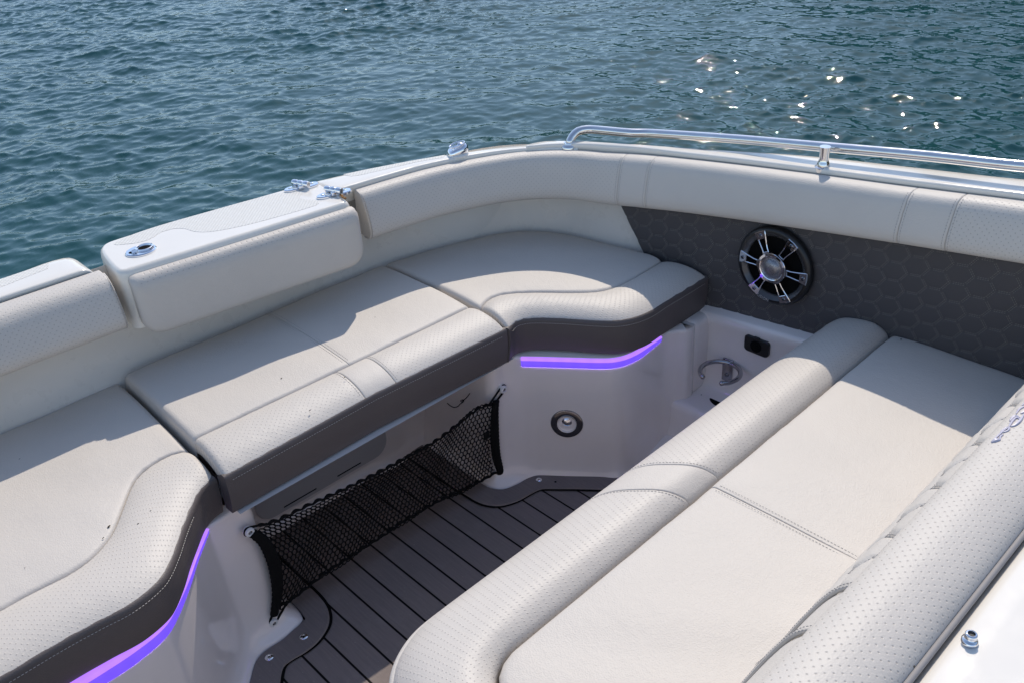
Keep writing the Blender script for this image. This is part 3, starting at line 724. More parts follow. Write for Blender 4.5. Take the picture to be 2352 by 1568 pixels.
for a, b, rv in ((fo, fn, False), (go, gn, True)):
    Aa, Bb = cat_(a, 90), cat_(b, 90); ins = Bb + (Aa - Bb) / np.linalg.norm(Aa - Bb, axis=1)[:, None] * .003
    lay = [np.c_[Aa, np.full(90, FZ + .0045)], np.c_[ins, np.full(90, FZ + .0045)], np.c_[Bb, np.full(90, FZ + .002)], np.c_[Bb, np.full(90, FZ - .004)]]
    loft('deck_border', np.array(lay), M_border, fl, rev=not rv, auto=40)
    C = offs(Bb, -.0022 if rv else -.0022); V = []
    i1 = Bb + (Bb - Aa) / np.linalg.norm(Aa - Bb, axis=1)[:, None] * .0062
    lay = [np.c_[Bb, np.full(90, FZ + .0022)], np.c_[i1, np.full(90, FZ + .0022)]]
    loft('seam_strip', np.array(lay), M_void, fl, rev=not rv)
for x, y, r in ((1.181, 1.252, .0075), (.523, 1.262, .0085), (.447, 1.268, .0085)):
    V, f = lathe([(r, 0), (r, .0012), (r * .75, .0026), (r * .35, .0030), (r * .28, .0018), (0, .0018)], (x, y, FZ + .0045), np.eye(3), 20); sc = obj('deck_screw', V, f, M_steel, fl, auto=40)
    V, f = lathe([(r * .27, 0), (0, .0001)], (x, y, FZ + .0065), np.eye(3), 6, False); obj('screw_socket', V, f, M_void, sc)
V, f = lathe([(.003, 0), (0, .0002)], (1.203, 1.218, FZ + .0047), np.eye(3), 12, False); obj('screw_hole', V, f, M_void, fl)

# ------------------------------------------------------------------ coaming pads
def pad(name, label, wall, zt, zb, loc, cuts, mats, group, bul=.058, end=(.02, .02), capthick=.0):
    """padded roll following the wall curve; wall = back line, inward on its right-hand side; cut into stretches by u"""
    t = thing(name, label, 'backrest pad', loc, group)
    W = np.asarray(wall, float); n = len(W); Lw = arclen(W)
    prof = cat_([(-.004, 1.0), (.006, 1.015), (.018, 1.008), (.030, .965), (.0395, .87), (.0465, .73), (.0525, .55), (.0572, .38), (.0590, .24), (.056, .11), (.047, .02), (.032, -.02), (.012, -.02), (-.004, -.01)], 40)
    prof[:, 0] *= bul / .06
    for k in range(len(cuts) - 1):
        u0, u1 = cuts[k], cuts[k + 1]; L = (u1 - u0) * Lw
        r0 = end[0] if k == 0 else .004; r1 = end[1] if k == len(cuts) - 2 else .004
        us = samp(L, r0, r1, .018); A = []
        for s in us:
            u = u0 + s / Lw; i = u * (n - 1); i0 = min(int(i), n - 2); fr = i - i0
            p = W[i0] * (1 - fr) + W[i0 + 1] * fr; tv = W[min(i0 + 2, n - 1)] - W[max(i0 - 1, 0)]; tv /= np.linalg.norm(tv); nv = np.array([tv[1], -tv[0]])
            e = fall(np.array(min(s, 1e9)), r0) + fall(np.array(L - s), r1); e = float(e)
            zt_, zb_ = np.interp(u, np.linspace(0, 1, n), zt), np.interp(u, np.linspace(0, 1, n), zb)
            amp = 1 + e / bul
            mid_ = .5
            q = np.c_[p[0] + nv[0] * prof[:, 0] * amp, p[1] + nv[1] * prof[:, 0] * amp, zb_ + (zt_ - zb_) * prof[:, 1] - (prof[:, 1] - mid_) * (-e) * 1.2 * (1 if r0 > .01 or r1 > .01 else .6)]
            A.append(q)
        A = np.array(A); 
        if capthick and ((k == 0 and capthick < 0) or (k == len(cuts) - 2 and capthick > 0)):
            e_ = A[0] if capthick < 0 else A[-1]; e2 = A[1 if capthick < 0 else -2]; dv = e_.mean(0) - e2.mean(0); dv /= np.linalg.norm(dv)
            ring_ = [e_.mean(0) + (e_ - e_.mean(0)) * sc + dv * o_ for sc, o_ in ((.97, -.006), (.965, .002), (.93, .005), (.80, .0062), (.78, .0062))]
            loft('end_cap', np.array(ring_), M_panel, t, wrap_m=True, caps=True, auto=40, rev=capthick > 0)
            V, f = tubemesh((e_[1:-1] + dv * .001), .0022, 8); obj('end_piping', V, f, M_panel, t)
            sm = MB(); stitches(sm, (e_[2:-2] - dv * .005) + np.array([nv[0], nv[1], .2]) * .0012, w=.0006, up=(nv[0], nv[1], .3)); sm.build('seam_stitching', M_threadG, t, False)
        o = loft('pad_band' if mats[k] is M_panel and 0 < k < len(cuts) - 2 and L < .12 else 'pad_section', A, mats[k], t, caps=True, auto=50)
    for u in cuts[1:-1]:
        for o_ in (-.0055, .0055):
            uu = u + o_ / Lw; i = uu * (n - 1); i0 = min(int(i), n - 2); fr = i - i0
            p = W[i0] * (1 - fr) + W[i0 + 1] * fr; tv = W[i0 + 1] - W[i0]; tv /= np.linalg.norm(tv); nv = np.array([tv[1], -tv[0]])
            zt_, zb_ = np.interp(uu, np.linspace(0, 1, n), zt), np.interp(uu, np.linspace(0, 1, n), zb)
            q = np.c_[p[0] + nv[0] * (prof[:, 0] + .0003), p[1] + nv[1] * (prof[:, 0] + .0003), zb_ + (zt_ - zb_) * prof[:, 1]]
            st = MB(); stitches(st, q[2:-4], w=.0006, up=(nv[0], nv[1], .3)); st.build('seam_stitching', M_threadG, t, False)
    return t, prof
pw = cat_([(1.088, 1.713), (1.18, 1.700), (1.28, 1.680), (1.40, 1.633), (1.48, 1.584), (1.535, 1.528), (1.575, 1.462), (1.602, 1.38), (1.620, 1.30), (1.632, 1.2), (1.640, 1.05), (1.643, .9), (1.645, .7), (1.647, .5), (1.650, .2), (1.65, .0), (1.65, -.25)], 260)
zt_ = np.interp(-pw[:, 1], [-1.72, -1.40, -1.2, -.9, -.7, -.5, -.2, .25], [.218, .227, .246, .279, .300, .323, .356, .40])
zb_ = np.interp(-pw[:, 1], [-1.72, -1.62, -1.5, -1.37, -1.257, -.659, -.445, .25], [.108, .112, .113, .114, .126, .206, .232, .31])
def ucut(y):
    i = max(k for k in range(len(pw)) if pw[k, 1] >= y); return i / (len(pw) - 1)
pad('coaming_pad', 'long ivory pad curving round the corner and along the rail side above the charcoal quilting', pw, zt_, zb_, (1.5, 1.4, .15),
    [0, ucut(1.335), ucut(1.262), ucut(.665), ucut(.575), 1], [M_perf, M_panel, M_panel, M_panel, M_perf], 'padded rolls along the gunwale', bul=.058, end=(.003, .02), capthick=-1)
# piping seam at its free end
pl = resamp(np.array([(-.56, 1.782), (.0, 1.780), (.33, 1.774), (.512, 1.764)]), 120)
pad('coaming_pad', 'ivory perforated pad cut off by the left edge of the photo', pl, np.full(120, .222), np.full(120, .114), (.0, 1.75, .15), [0, 1], [M_perf], 'padded rolls along the gunwale', bul=.078, end=(.02, .003), capthick=1)

# ------------------------------------------------------------------ transom gate
DX = np.array([.991, -.134, 0.]); DX /= np.linalg.norm(DX); DY = np.array([-DX[1], DX[0], 0]); DZ = np.array([0, 0, 1.])
g0 = np.array([.527, 1.707, ZC])                                  # inner left top corner
gate = thing('transom_gate', 'white transom gate with a ribbed nonskid top, chrome latch and ivory pad', 'gate', tuple(g0))
GL, GW = .505, .176
def gp(a, b, c=0.): return g0 + DX * a + DY * b + DZ * c
GR = np.array([DX, DY, DZ])
# plan outline: rounded inner corner at the left, tapered outer end
out = [(.014, .0), (GL - .012, .0), (GL - .003, .004), (GL, .014), (GL, GW - .018), (GL - .006, GW - .006), (GL - .02, GW - .001), (.30, GW + .003), (.10, GW + .001), (.03, GW - .003), (.012, GW - .012), (.0, GW - .035), (-.004, .07), (-.002, .02), (.003, .005)]
bmv, bmf = [], []
ring = resamp(np.vstack([cat_(out, 120, True), ]), 120)[:-1]
cenr = ring.mean(0); rows = []
for ins, h in ((0, -.128), (0, -.016), (.0008, -.010), (.003, -.0045), (.007, -.0012), (.0095, 0.), (.0105, 0.)):
    tn = np.roll(ring, -1, 0) - np.roll(ring, 1, 0); tn /= np.linalg.norm(tn, axis=1)[:, None]; nl = np.stack([-tn[:, 1], tn[:, 0]], 1)
    q = ring + nl * ins; rows.append(np.array([gp(a, b, h) for a, b in q]))
A = np.array(rows); n_, m_ = A.shape[:2]; f = gridf(n_, m_, True) + [tuple((n_ - 1) * m_ + j for j in range(m_)), tuple(range(m_))[::-1]]
obj('gate_body', A, f, M_gel, gate, auto=60)
sheetp = [(.012 + .02, GW - .030), (.055, GW - .052), (.085, GW - .062), (.105, GW - .056), (.125, GW - .042), (.155, GW - .043), (.172, GW - .060), (.180, GW - .085), (.195, GW - .105), (.225, GW - .122), (.30, GW - .138), (GL - .07, GW - .143), (GL - .055, GW - .130), (GL - .060, GW - .108), (GL - .072, GW - .095), (GL - .075, GW - .070), (GL - .06, GW - .055), (GL - .07, GW - .032), (GL - .12, GW - .012), (.25, GW - .005), (.10, GW - .006)]
sp = cat_(sheetp, 90, True)[:-1]
V, f = prism([tuple(p) for p in sp], g0, GR, -.003, .0006, .0003); obj('nonskid_patch', V, f, M_nonskid, gate, auto=40)
# pad on its inner face
pd = []; w_, h_ = GL - .008, .132
def pring(ins, k=9):
    o = []; rb, rt = max(.040 - ins, .004), max(.010 - ins * .3, .003); w2, h2 = w_ / 2 - ins, h_ / 2 - ins
    for cx, cy, r, a0 in ((w2 - rb, -h2 + rb, rb, 270), (w2 - rt, h2 - rt, rt, 0), (-w2 + rt, h2 - rt, rt, 90), (-w2 + rb, -h2 + rb, rb, 180)):
        for a in np.linspace(a0, a0 + 90, k): o.append((cx + r * math.cos(math.radians(a)), cy + r * math.sin(math.radians(a))))
    o = np.array(o); return resamp(np.vstack([o, o[:1]]), 120)[:-1]
rows = []; uvs = []
for ins, n_ in ((.012, -.004), (.004, -.003), (0, .004), (.0, .020), (.0012, .027), (.004, .033), (.009, .0372), (.016, .0395), (.028, .041), (.044, .042), (.058, .0425)):
    q = pring(ins); rr = []
    for a, b in q:
        slope = .007 * max(0, (b - .044)) / .02          # leans back towards the top
        rr.append(gp(w_ / 2 + .012 + a, -(n_ * .74) + slope, -.0775 + b)); uvs.append((a, b))
    rows.append(rr)
A = np.array(rows); n_, m_ = A.shape[:2]; f = gridf(n_, m_, True) + [tuple((n_ - 1) * m_ + j for j in range(m_))]
uvs = np.array(uvs)
gpad = obj('gate_pad', A, f, M_panel, gate, auto=60, uv=uvs)
gpad.data.materials.append(M_perf)
for p_ in gpad.data.polygons:
    bb = [uvs[k] for k in p_.vertices]
    if len(bb) == 4 and min(q[1] for q in bb) > .043 and abs(np.mean([q[0] for q in bb])) < w_ / 2 - .02: p_.material_index = 1
# latch: oval plate, recess, pull ring
lc = np.array(pa('D', [(324, 577)], 2, ZC + .001)[0]); la = (lc - g0) @ GR.T; la[2] = 0
lt_out = ell(.031, .026, 36)
V, f = prism(lt_out, g0 + la @ GR, GR, -.001, .0042, .0020); lat = obj('latch', V, f, M_chrome, gate, auto=40)
def lp(a, b, c): return g0 + (la + np.array([a, b, c])) @ GR
V, f = prism(ell(.0125, .0115, 28), lp(.008, .002, .0), GR, .003, .0046, 0); obj('finger_hole', V, f, M_void, lat, False)
V, f = prism(ell(.0085, .006, 20), lp(-.016, -.001, .0), GR, .003, .0046, 0); obj('pivot_recess', V, f, M_void, lat, False)
V, f = tubemesh([lp(.008 + .0165 * math.cos(a), .002 + .0150 * math.sin(a), .0055) for a in np.linspace(0, 2 * math.pi, 40, endpoint=False)], .0026, 8, True); mb = MB(); mb.add(V, f)
V, f = tubemesh([lp(-.020, -.006, .0055), lp(-.011, -.004, .007), lp(-.006, .0, .0055)], [.0035, .004, .003], 8); mb.add(V, f)
V, f = lathe([(.0045, 0), (.0045, .003), (.002, .0045), (0, .0048)], lp(-.014, .0, .004), GR, 16); mb.add(V, f)
mb.build('pull_ring', M_chrome, lat)
# hinges across the gap at the right end
for hpix in ((425, 470), (925, 570)):
    hc = pa('z3', [hpix], 2, ZC + .010)[0]; ha = (hc - g0) @ GR.T; ha[2] = 0
    hh = None
    for k, s in enumerate((-1, 1)):
        cc = g0 + (ha + np.array([s * .019, s * -.004 + (.0), 0])) @ GR
        V, f = prism(ell(.0215, .0135, 30), cc, GR, -.001, .0052, .0016)
        if hh is None: hh = obj('hinge', V, f, M_chrome, gate, auto=40)
        else: obj('hinge_leaf', V, f, M_chrome, hh, auto=40)
        for dx in (-.008, .008):
            V, f = lathe([(.0042, 0), (.0042, .0006), (.0025, .0012), (0, .0012)], cc + DX * dx * .8 + DY * .002 + DZ * .0052, GR, 14); obj('hinge_screw', V, f, M_steel, hh)
    mb = MB(); ax0 = g0 + (ha + np.array([-.010, .020, .0115])) @ GR; ax1 = g0 + (ha + np.array([.010, -.020, .0115])) @ GR
    for a, b, r in ((0, .32, .0075), (.35, .64, .0075), (.67, 1., .0078), (.0, 1., .006)):
        V, f = tubemesh([ax0 + (ax1 - ax0) * x for x in np.linspace(a, b, 6)], [r * .86, r, r, r, r, r * .86], 16); mb.add(V, f)
    for s in (-1, 1):
        V, f = bbox(g0 + (ha + np.array([s * .004, s * .008, .006])) @ GR, (.012, .010, .010), GR, .002); mb.add(V, f)
    mb.build('hinge_barrel', M_chrome, hh)
# bit of frayed brown cord caught under the inner hinge
q = pa('z3', [(1020, 620), (1035, 640), (1060, 655), (1080, 675), (1105, 690)], 2, ZC + .004)
mb = MB()
for k in range(3):
    V, f = tubemesh(np.array(q) + rng.normal(0, .0012, (5, 3)) + [0, 0, .001], .0016, 6); mb.add(V, f)
tag(mb.build('cord_scrap', M_rust, None, org=q[2]), 'frayed rust-brown cord scrap caught beside the inner hinge of the gate', 'cord')

# ------------------------------------------------------------------ quilted side panel and speaker
XW = 1.626
qp = thing('quilted_panel', 'charcoal quilted wall panel with pale hexagon stitching around the speaker', 'wall panel', (XW, .7, 0))
tilt = math.tan(math.radians(6.4)); DU, DV = .0405, .0388; U0, V0 = .842, .1165 + .0194
def cell(y, z): return (U0 - y), z - V0 + (y - U0) * tilt + DV / 2     # lattice u,v
yy = np.linspace(0, 1, 520); zz = np.linspace(-.115, .185, 110)
Yg, Zg = np.meshgrid(yy, zz, indexing='ij')
_le = np.array([at(CR['c2'][0] + .4 * a, CR['c2'][1] + .4 * b, 0, 1.604) for a, b in ((1803, 458), (1830, 520), (1862, 600), (1900, 690), (1945, 795), (1975, 850))])[::-1]
lim = lambda z: np.interp(z, np.r_[-.2, _le[:, 2], .25], np.r_[_le[0, 1] - .01, _le[:, 1], _le[-1, 1] + .06])
xwall = lambda y: XW - .035 * np.clip((y - 1.06) / .32, 0, 1)**1.4
Yg = lim(Zg) * (1 - Yg) + (-.30) * Yg
Zs = Zg + np.maximum(0, 1.15 - Yg) * .10                      # whole sheet follows the sheer
u_, v_ = cell(Yg, Zs)
H = .0017 * hexpillow(u_, v_, DU, DV)
A = np.stack([xwall(Yg) - H, Yg, Zs], 2)
loft('padded_sheet', A, M_quiltdark, qp, rev=False)
st = MB()
for a, b, cx, cy in edges_of_hex(-.55, 1.15, -.35, .45, DU, DV):
    def back(u, v): y = U0 - u; return y, v + V0 - (y - U0) * tilt - DV / 2
    for o in (-.0017, .0017):
        T = np.linspace(0.02, .98, 6); u = a[0] + (b[0] - a[0]) * T; v = a[1] + (b[1] - a[1]) * T
        d = np.array([b[1] - a[1], a[0] - b[0]]); d = d / np.linalg.norm(d) * o
        y, z = back(u + d[0], v + d[1])
        z_rel = z - np.maximum(0, 1.15 - y) * .10
        ok = (y < lim(z_rel) - .002) & (y > -.25) & (z_rel > -.112) & (z_rel < .18) & (np.hypot(y - .932, z - .069) > .088)
        if ok.sum() < 3: continue
        u, v = (u + d[0])[ok], (v + d[1])[ok]; y, z = back(u, v); h = .0017 * hexpillow(u, v, DU, DV)
        stitches(st, np.c_[xwall(y) - h - .0002, y, z], dash=.0026, gap=.0018, w=.00065, up=(-1, 0, 0))
st.build('hexagon_stitching', M_threadW, qp, False)

SC = np.array([1.618, .932, .069]); SR = np.array([[0, -1, 0], [0, 0, 1], [-1, 0, 0]], float)
spk = thing('speaker', 'round marine speaker with six chrome spokes set in the quilted panel', 'speaker', tuple(SC))
V, f = lathe([(.0905, .0), (.0905, .006), (.088, .011), (.083, .0135), (.0785, .0135)], SC, SR, 64, False); rim = obj('outer_rim', V, f, M_black, spk, auto=40)
V, f = lathe([(.0785, .0135), (.0775, .0125), (.0700, .0085), (.0680, .004), (.0675, .0005)], SC, SR, 64, False); obj('bevel_ring', V, f, simple('grey_gloss_ring', (.09, .09, .095), .16, .3), spk, auto=40)
V, f = lathe([(.0677, .0042), (.066, .0015), (.05, .0012), (.022, .0010), (.0, .0010)], SC, SR, 48, False); obj('cone', V, f, M_void, spk)
def s_at(px, py): 
    w = pa('c10', [(px, py)], 0, SC[0] - .012)[0]; return (w - SC) @ SR.T
tips = [s_at(*p) for p in ((600, 300), (1190, 470), (1385, 1035), (960, 1430), (425, 1265), (240, 715))]
cenp = s_at(785, 870)
ph = np.mean([((math.atan2(t_[1], t_[0]) - math.radians(90 - 60 * i)) + math.pi) % (2 * math.pi) - math.pi for i, t_ in enumerate(tips)])
# chrome star: spokes with slots, drawn as one outline per spoke plus a hub ring
hubV, hubF = lathe([(.0345, .0135), (.0345, .018), (.0335, .0195), (.0285, .0200), (.0265, .0190), (.0262, .0150)], SC, SR, 48, False)
star = MB(); star.add(hubV, hubF)
for i in range(6):
    a = math.radians(90 - 60 * i) + ph; ca, sa = math.cos(a), math.sin(a)
    def rot(pts): return [(x * sa + y * ca, -x * ca + y * sa) for x, y in pts]
    o = [(-.0125, .029), (-.0080, .036), (-.0078, .045), (-.0095, .056), (-.0118, .068), (-.0138, .078), (-.0138, .0825), (0, .0838), (.0138, .0825), (.0138, .078), (.0118, .068), (.0095, .056), (.0078, .045), (.0080, .036), (.0125, .029)]
    hole = [(-.0048, .038), (-.0052, .046), (-.0066, .0585), (-.0075, .0655), (.0075, .0655), (.0066, .0585), (.0052, .046), (.0048, .038)]
    Rr = SR
    V, f = prism(rot(o), SC, Rr, .010, .0190, .0012, [rot(hole)]); rr_ = np.hypot((V - SC) @ SR[0], (V - SC) @ SR[1]); V = V - SR[2] * (np.clip(rr_ - .030, 0, 1)[:, None] * .085); star.add(V, f)
grille = star.build('chrome_grille', M_chrome, spk, auto=30)
for i in range(6):
    a = math.radians(90 - 60 * i) + ph
    c_ = SC + SR[0] * .0745 * math.cos(a) + SR[1] * .0745 * math.sin(a)
    V, f = lathe([(.0042, .0140), (.0042, .0163), (.0030, .0175), (.0015, .0175), (.0014, .0162), (0, .0162)], c_, SR, 18); obj('grille_screw', V, f, M_darkchrome, grille, auto=40)
V, f = lathe([(.0262, .0150), (.0225, .0155), (.0205, .0150), (.0195, .0165), (.017, .0195), (.012, .0222), (.006, .0236), (0, .0240)], SC, SR, 40, False); obj('tweeter_dome', V, f, M_tweet, spk)
cu = bpy.data.curves.new('brand_lettering', 'FONT'); cu.body = 'FUSION'; cu.size = .0092; cu.extrude = .0003; cu.align_x = 'CENTER'; cu.space_character = 1.12
to = bpy.data.objects.new('tmp', cu); COL.objects.link(to); bpy.context.view_layer.update()
me = bpy.data.meshes.new_from_object(to.evaluated_get(bpy.context.evaluated_depsgraph_get())); bpy.data.objects.remove(to)
tv = np.array([v.co[:] for v in me.vertices]); tf = [list(p.vertices) for p in me.polygons]
tang = math.radians(-103.) ; rc = .0845
tvv = []
for x, y, z in tv:                                            # bend the word along the rim
    a = tang + x / rc; r = rc - y + .0
    tvv.append(SC + SR[0] * r * math.cos(a) + SR[1] * r * math.sin(a) + SR[2] * (.0130 + z))
tvv = []
for x, y, z in tv:
    a = tang + x / rc; r = rc - (y)
    tvv.append(SC + SR[0] * r * math.cos(a) + SR[1] * r * math.sin(a) + SR[2] * (.0136 + z))
obj('rim_lettering', tvv, tf, simple('grey_print', (.45, .45, .46), .5), spk, False)

# ------------------------------------------------------------------ rail, cleat
rail = thing('grab_rail', 'polished stainless grab rail on the side gunwale', 'rail', (1.66, 1.2, .26))
o4 = CR['z4']; p4 = lambda a, b, z: at(o4[0] + .2 * a, o4[1] + .2 * b, 2, z); o3 = CR['c3']; p3 = lambda a, b, z: at(o3[0] + .4 * a, o3[1] + .4 * b, 2, z)
rp = [p4(1632, 296, .232), p4(1648, 250, .240), p4(1680, 195, .250), p4(1730, 145, .258), p4(1800, 122, .261), p4(1900, 118, .262), p4(2352, 158, .268), p3(0, 80, .270), p3(500, 114, .294), p3(1000, 158, .320), p3(1600, 211, .346), p3(2156, 270, .366), (1.705, .15, .415), (1.705, -.3, .47), (1.70, -.5, .47)]
V, f = tubemesh(cat_(rp, 200), .0105, 20); obj('rail_tube', V, f, M_steel, rail)
V, f = lathe([(.020, -.004), (.020, .002), (.017, .006), (.013, .008), (.012, .011)], rp[0] - [0, 0, .004], np.eye(3), 28); obj('foot_flange', V, f, M_steel, rail, auto=40)
sb = p3(1003, 262, .2965); sbt = at(o3[0] + .4 * 1000, o3[1] + .4 * 160, 2, .320)
V, f = lathe([(.0165, -.006), (.0165, .0025), (.0145, .004), (.0125, .0045), (.0125, .010), (.0105, .013), (.0095, .020), (.0098, .030), (.0110, .045)], (sb[0], sb[1], .290), np.eye(3), 28); obj('stanchion', V, f, M_steel, rail, auto=40)
dm = pa('z4', [(358, 398)], 2, ZC)[0]
cl = thing('cleat', 'chrome pop-up cleat standing on the transom behind the corner pad', 'cleat', tuple(dm))
CRm = frame((0, 0, 1), (1, -.35, 0))
mbp = []
for s, r in ((-.008, .020), (.002, .0225), (.010, .0235), (.017, .0228), (.022, .019), (.0248, .011), (.0252, .001)):
    mbp.append([dm + CRm[0] * r * 1.12 * math.copysign(abs(math.cos(a))**.7, math.cos(a)) + CRm[1] * r * .8 * math.copysign(abs(math.sin(a))**.7, math.sin(a)) + CRm[2] * (s - .004 + .006 * math.cos(a)) for a in np.linspace(0, 2 * math.pi, 28, endpoint=False)])
loft('cleat_body', np.array(mbp), M_chrome, cl, wrap_m=True, caps=True, auto=50)
V, f = tubemesh([dm + CRm[0] * .019 * math.cos(a) + CRm[1] * .014 * math.sin(a) + CRm[2] * (.0235 + .004 * math.cos(a)) for a in np.linspace(0, 2 * math.pi, 28, endpoint=False)], .002, 6, True); obj('cleat_rim', V, f, M_chrome, cl)
V, f = lathe([(.027, -.003), (.027, .001), (.024, .003)], dm, CRm, 28); obj('cleat_base', V, f, M_gel, cl, auto=40)

# ------------------------------------------------------------------ lights, small fixtures
def led(label, curve, z, loc, hb, hl, taper=None):
    t = thing('led_strip', label, 'light', loc, 'violet light strips under the cushions')
    C = np.array(curve)[:, :2]
    tp = np.ones(len(C)) if taper is None else np.interp(C[:, 0], *taper)
    def rowz(o, zz): q = offs(C, -o); return np.c_[q[:, :2], z + (zz - z) * tp]
    for nm_, mt, z1, z2, p in (('light_bar', M_led, z, z - hb, .0055), ('painted_glow', M_glowband, z - hb - .0004, z - hb - hl, .0040)):  # lower band: the bar's glow on the gelcoat, painted as an emissive strip
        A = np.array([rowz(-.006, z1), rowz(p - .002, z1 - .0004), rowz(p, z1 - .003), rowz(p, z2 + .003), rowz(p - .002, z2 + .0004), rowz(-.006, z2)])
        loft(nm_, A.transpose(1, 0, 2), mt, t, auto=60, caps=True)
    A = np.array([rowz(-.001, z - hb - hl - .0006), rowz(.0012, z - hb - hl - .0006)])  # extra unseen emitter, added to brighten the pod face below
    dl_ = loft('added_fill_emitter', A.transpose(1, 0, 2), M_fill, t, rev=True)
    if dl_.data.polygons[10].normal.z > 0: dl_.data.flip_normals()
    return t
pc_ = cat_(PODC, 400); k0 = int(np.argmin(np.hypot(pc_[:, 0] - 1.190, pc_[:, 1] - 1.297))); k1 = int(np.argmin(np.hypot(pc_[:, 0] - 1.462, pc_[:, 1] - 1.117)))
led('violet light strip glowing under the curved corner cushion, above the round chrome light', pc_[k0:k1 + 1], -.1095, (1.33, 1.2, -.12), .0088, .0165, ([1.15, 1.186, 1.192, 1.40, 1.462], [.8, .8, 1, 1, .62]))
pc_ = cat_(PODS, 400); k1 = int(np.argmin(np.hypot(pc_[:, 0] - .424, pc_[:, 1] - 1.330)))
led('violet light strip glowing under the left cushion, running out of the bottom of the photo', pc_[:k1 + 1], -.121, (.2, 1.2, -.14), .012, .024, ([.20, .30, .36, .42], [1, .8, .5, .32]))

# round chrome light on the slanting pod face
pn = np.array([-.78, -.625, .06]); pn /= np.linalg.norm(pn)
def ray_plane(px, py, p0, n):
    d = RM @ _cv((px, py)); return EYE + d * ((np.asarray(p0) - EYE).dot(n) / d.dot(n))
lc2 = ray_plane(1097.6 + .35 * 585, 666.4 + .35 * 866, (1.255, 1.220, -.25), pn)
LR = frame(pn, (0, 0, 1)); LR = np.array([np.cross(LR[0], LR[2]) * 1, LR[0], LR[2]]); LR[0] = np.cross(LR[1], LR[2])
cl2 = thing('courtesy_light', 'round dark-rimmed chrome light on the pod face below the violet strip', 'light', tuple(lc2))
V, f = lathe([(.0385, -.012), (.0385, .003), (.037, .006), (.034, .0072), (.0235, .0060), (.0225, .004)], lc2, LR, 48, False); obj('bezel', V, f, M_darkchrome, cl2, auto=30)
V, f = lathe([(.0226, .0045), (.0215, -.004), (.016, -.010), (.008, -.013), (0, -.0135)], lc2 + LR[2] * .004, LR, 36, False); obj('reflector_bowl', V, f, M_chrome, cl2)
V, f = lathe([(.0165, -.010), (.0160, -.004), (.0140, .001), (.0100, .0048), (.005, .0068), (0, .0074)], lc2 + LR[1] * .004, LR, 24, False); obj('lamp_globe', V, f, M_chrome, cl2)
# power socket cover
sk = pa('c9', [(1518, 587)], 0, 1.598)[0]; SK = np.array([[0, -1, 0], [0, 0, 1], [-1, 0, 0]], float)
sk_t = thing('power_socket', 'black square socket cap on the recess wall below the speaker', 'socket', tuple(sk))
V, f = prism(rrect(.064, .0415, .010, 6), sk, SK, -.005, .005, .002); sb_ = obj('socket_plate', V, f, M_black, sk_t, auto=40)
V, f = lathe([(.014, .004), (.014, .0062), (.012, .007), (0, .007)], sk, SK, 28); obj('socket_cap', V, f, M_void, sk_t, auto=40)
V, f = bbox(sk + [-.004, 0, .021], (.006, .014, .005), bev=.001); obj('cap_tab', V, f, M_black, sk_t)
# open ring cup holder
rz = -.205; rc0 = pa('c9', [(1072, 903)], 2, rz)[0]
cup = thing('cup_holder_ring', 'open steel cup holder ring in the recess beside the wide seat', 'cup holder', tuple(rc0))
a0, a1 = [math.atan2(*( (pa('c9', [p], 2, rz)[0] - rc0)[[1, 0]])) for p in ((872, 955), (1090, 1035))]
if a1 < a0: a0, a1 = a1, a0
R_ = .046; gap = a1 - a0
arc = np.linspace(a1, a0 + 2 * math.pi, 60) if gap < math.pi else np.linspace(a0, a1, 60)
V, f = tubemesh([rc0 + [R_ * math.cos(a), R_ * math.sin(a), 0] for a in arc], .0056, 12); ringo = obj('ring', V, f, M_steelD, cup)
for a in (arc[0], arc[-1]):
    V, f = lathe([(.0, -.0062), (.004, -.0048), (.0062, 0), (.004, .0048), (0, .0062)], rc0 + [R_ * math.cos(a), R_ * math.sin(a), 0], np.eye(3), 16, False); obj('ball_end', V, f, M_steelD, ringo)
bk = pa('c9', [(1160, 880)], 0, 1.598)[0]
V, f = bbox(bk, (.004, .028, .062), bev=.0015); br = obj('bracket', V, f, M_steelD, cup)
V, f = lathe([(.0055, 0), (.005, .002), (.0025, .003), (0, .002)], bk + [-.002, 0, -.012], SK, 18, False); obj('bracket_screw', V, f, M_darkchrome, br)
# snap stud
sn = at(1724.8 + .2667 * 1885, 1176 + .2667 * 1100, 2, .247)
snp = thing('snap_stud', 'small chrome snap stud on the white moulding at the lower right', 'fastener', tuple(sn))
V, f = lathe([(.0080, -.002), (.0080, .0010), (.0066, .0020), (.0050, .0030), (.0046, .0050), (.0058, .0066), (.0060, .0085), (.0050, .0098), (.0038, .0098), (.0034, .0070), (0, .0066)], sn, np.eye(3), 28); stud = obj('stud', V, f, M_chrome, snp, auto=60)
V, f = lathe([(.0031, .0075), (0, .0075)], sn, np.eye(3), 16, False); obj('stud_socket', V, f, M_black, stud)
# strap under the middle cushion, and the stray thread
q = pa('c5', [(200, 735)], 1, 1.318)[0]
V, f = bbox(q + [0, 0, .004], (.032, .003, .042), frame((0, -.3, 1), (1, 0, .1)), .0012); tag(obj('webbing_strap', V, f, M_web, None, org=q), 'short black webbing strap hanging under the middle cushion', 'strap')
wq = cat_(pa('c11', [(1398, 225), (1412, 255), (1402, 285), (1425, 335), (1385, 375), (1345, 420), (1305, 470), (1262, 505), (1245, 520), (1240, 500), (1275, 505), (1230, 545), (1200, 575), (1150, 583), (1110, 565), (1075, 535)], 1, 1.40), 90)
V, f = tubemesh(wq, .0011, 6); tag(obj('loose_thread', V, f, M_web, None, org=wq[0]), 'stray dark thread dangling under the middle cushion near the net', 'thread')

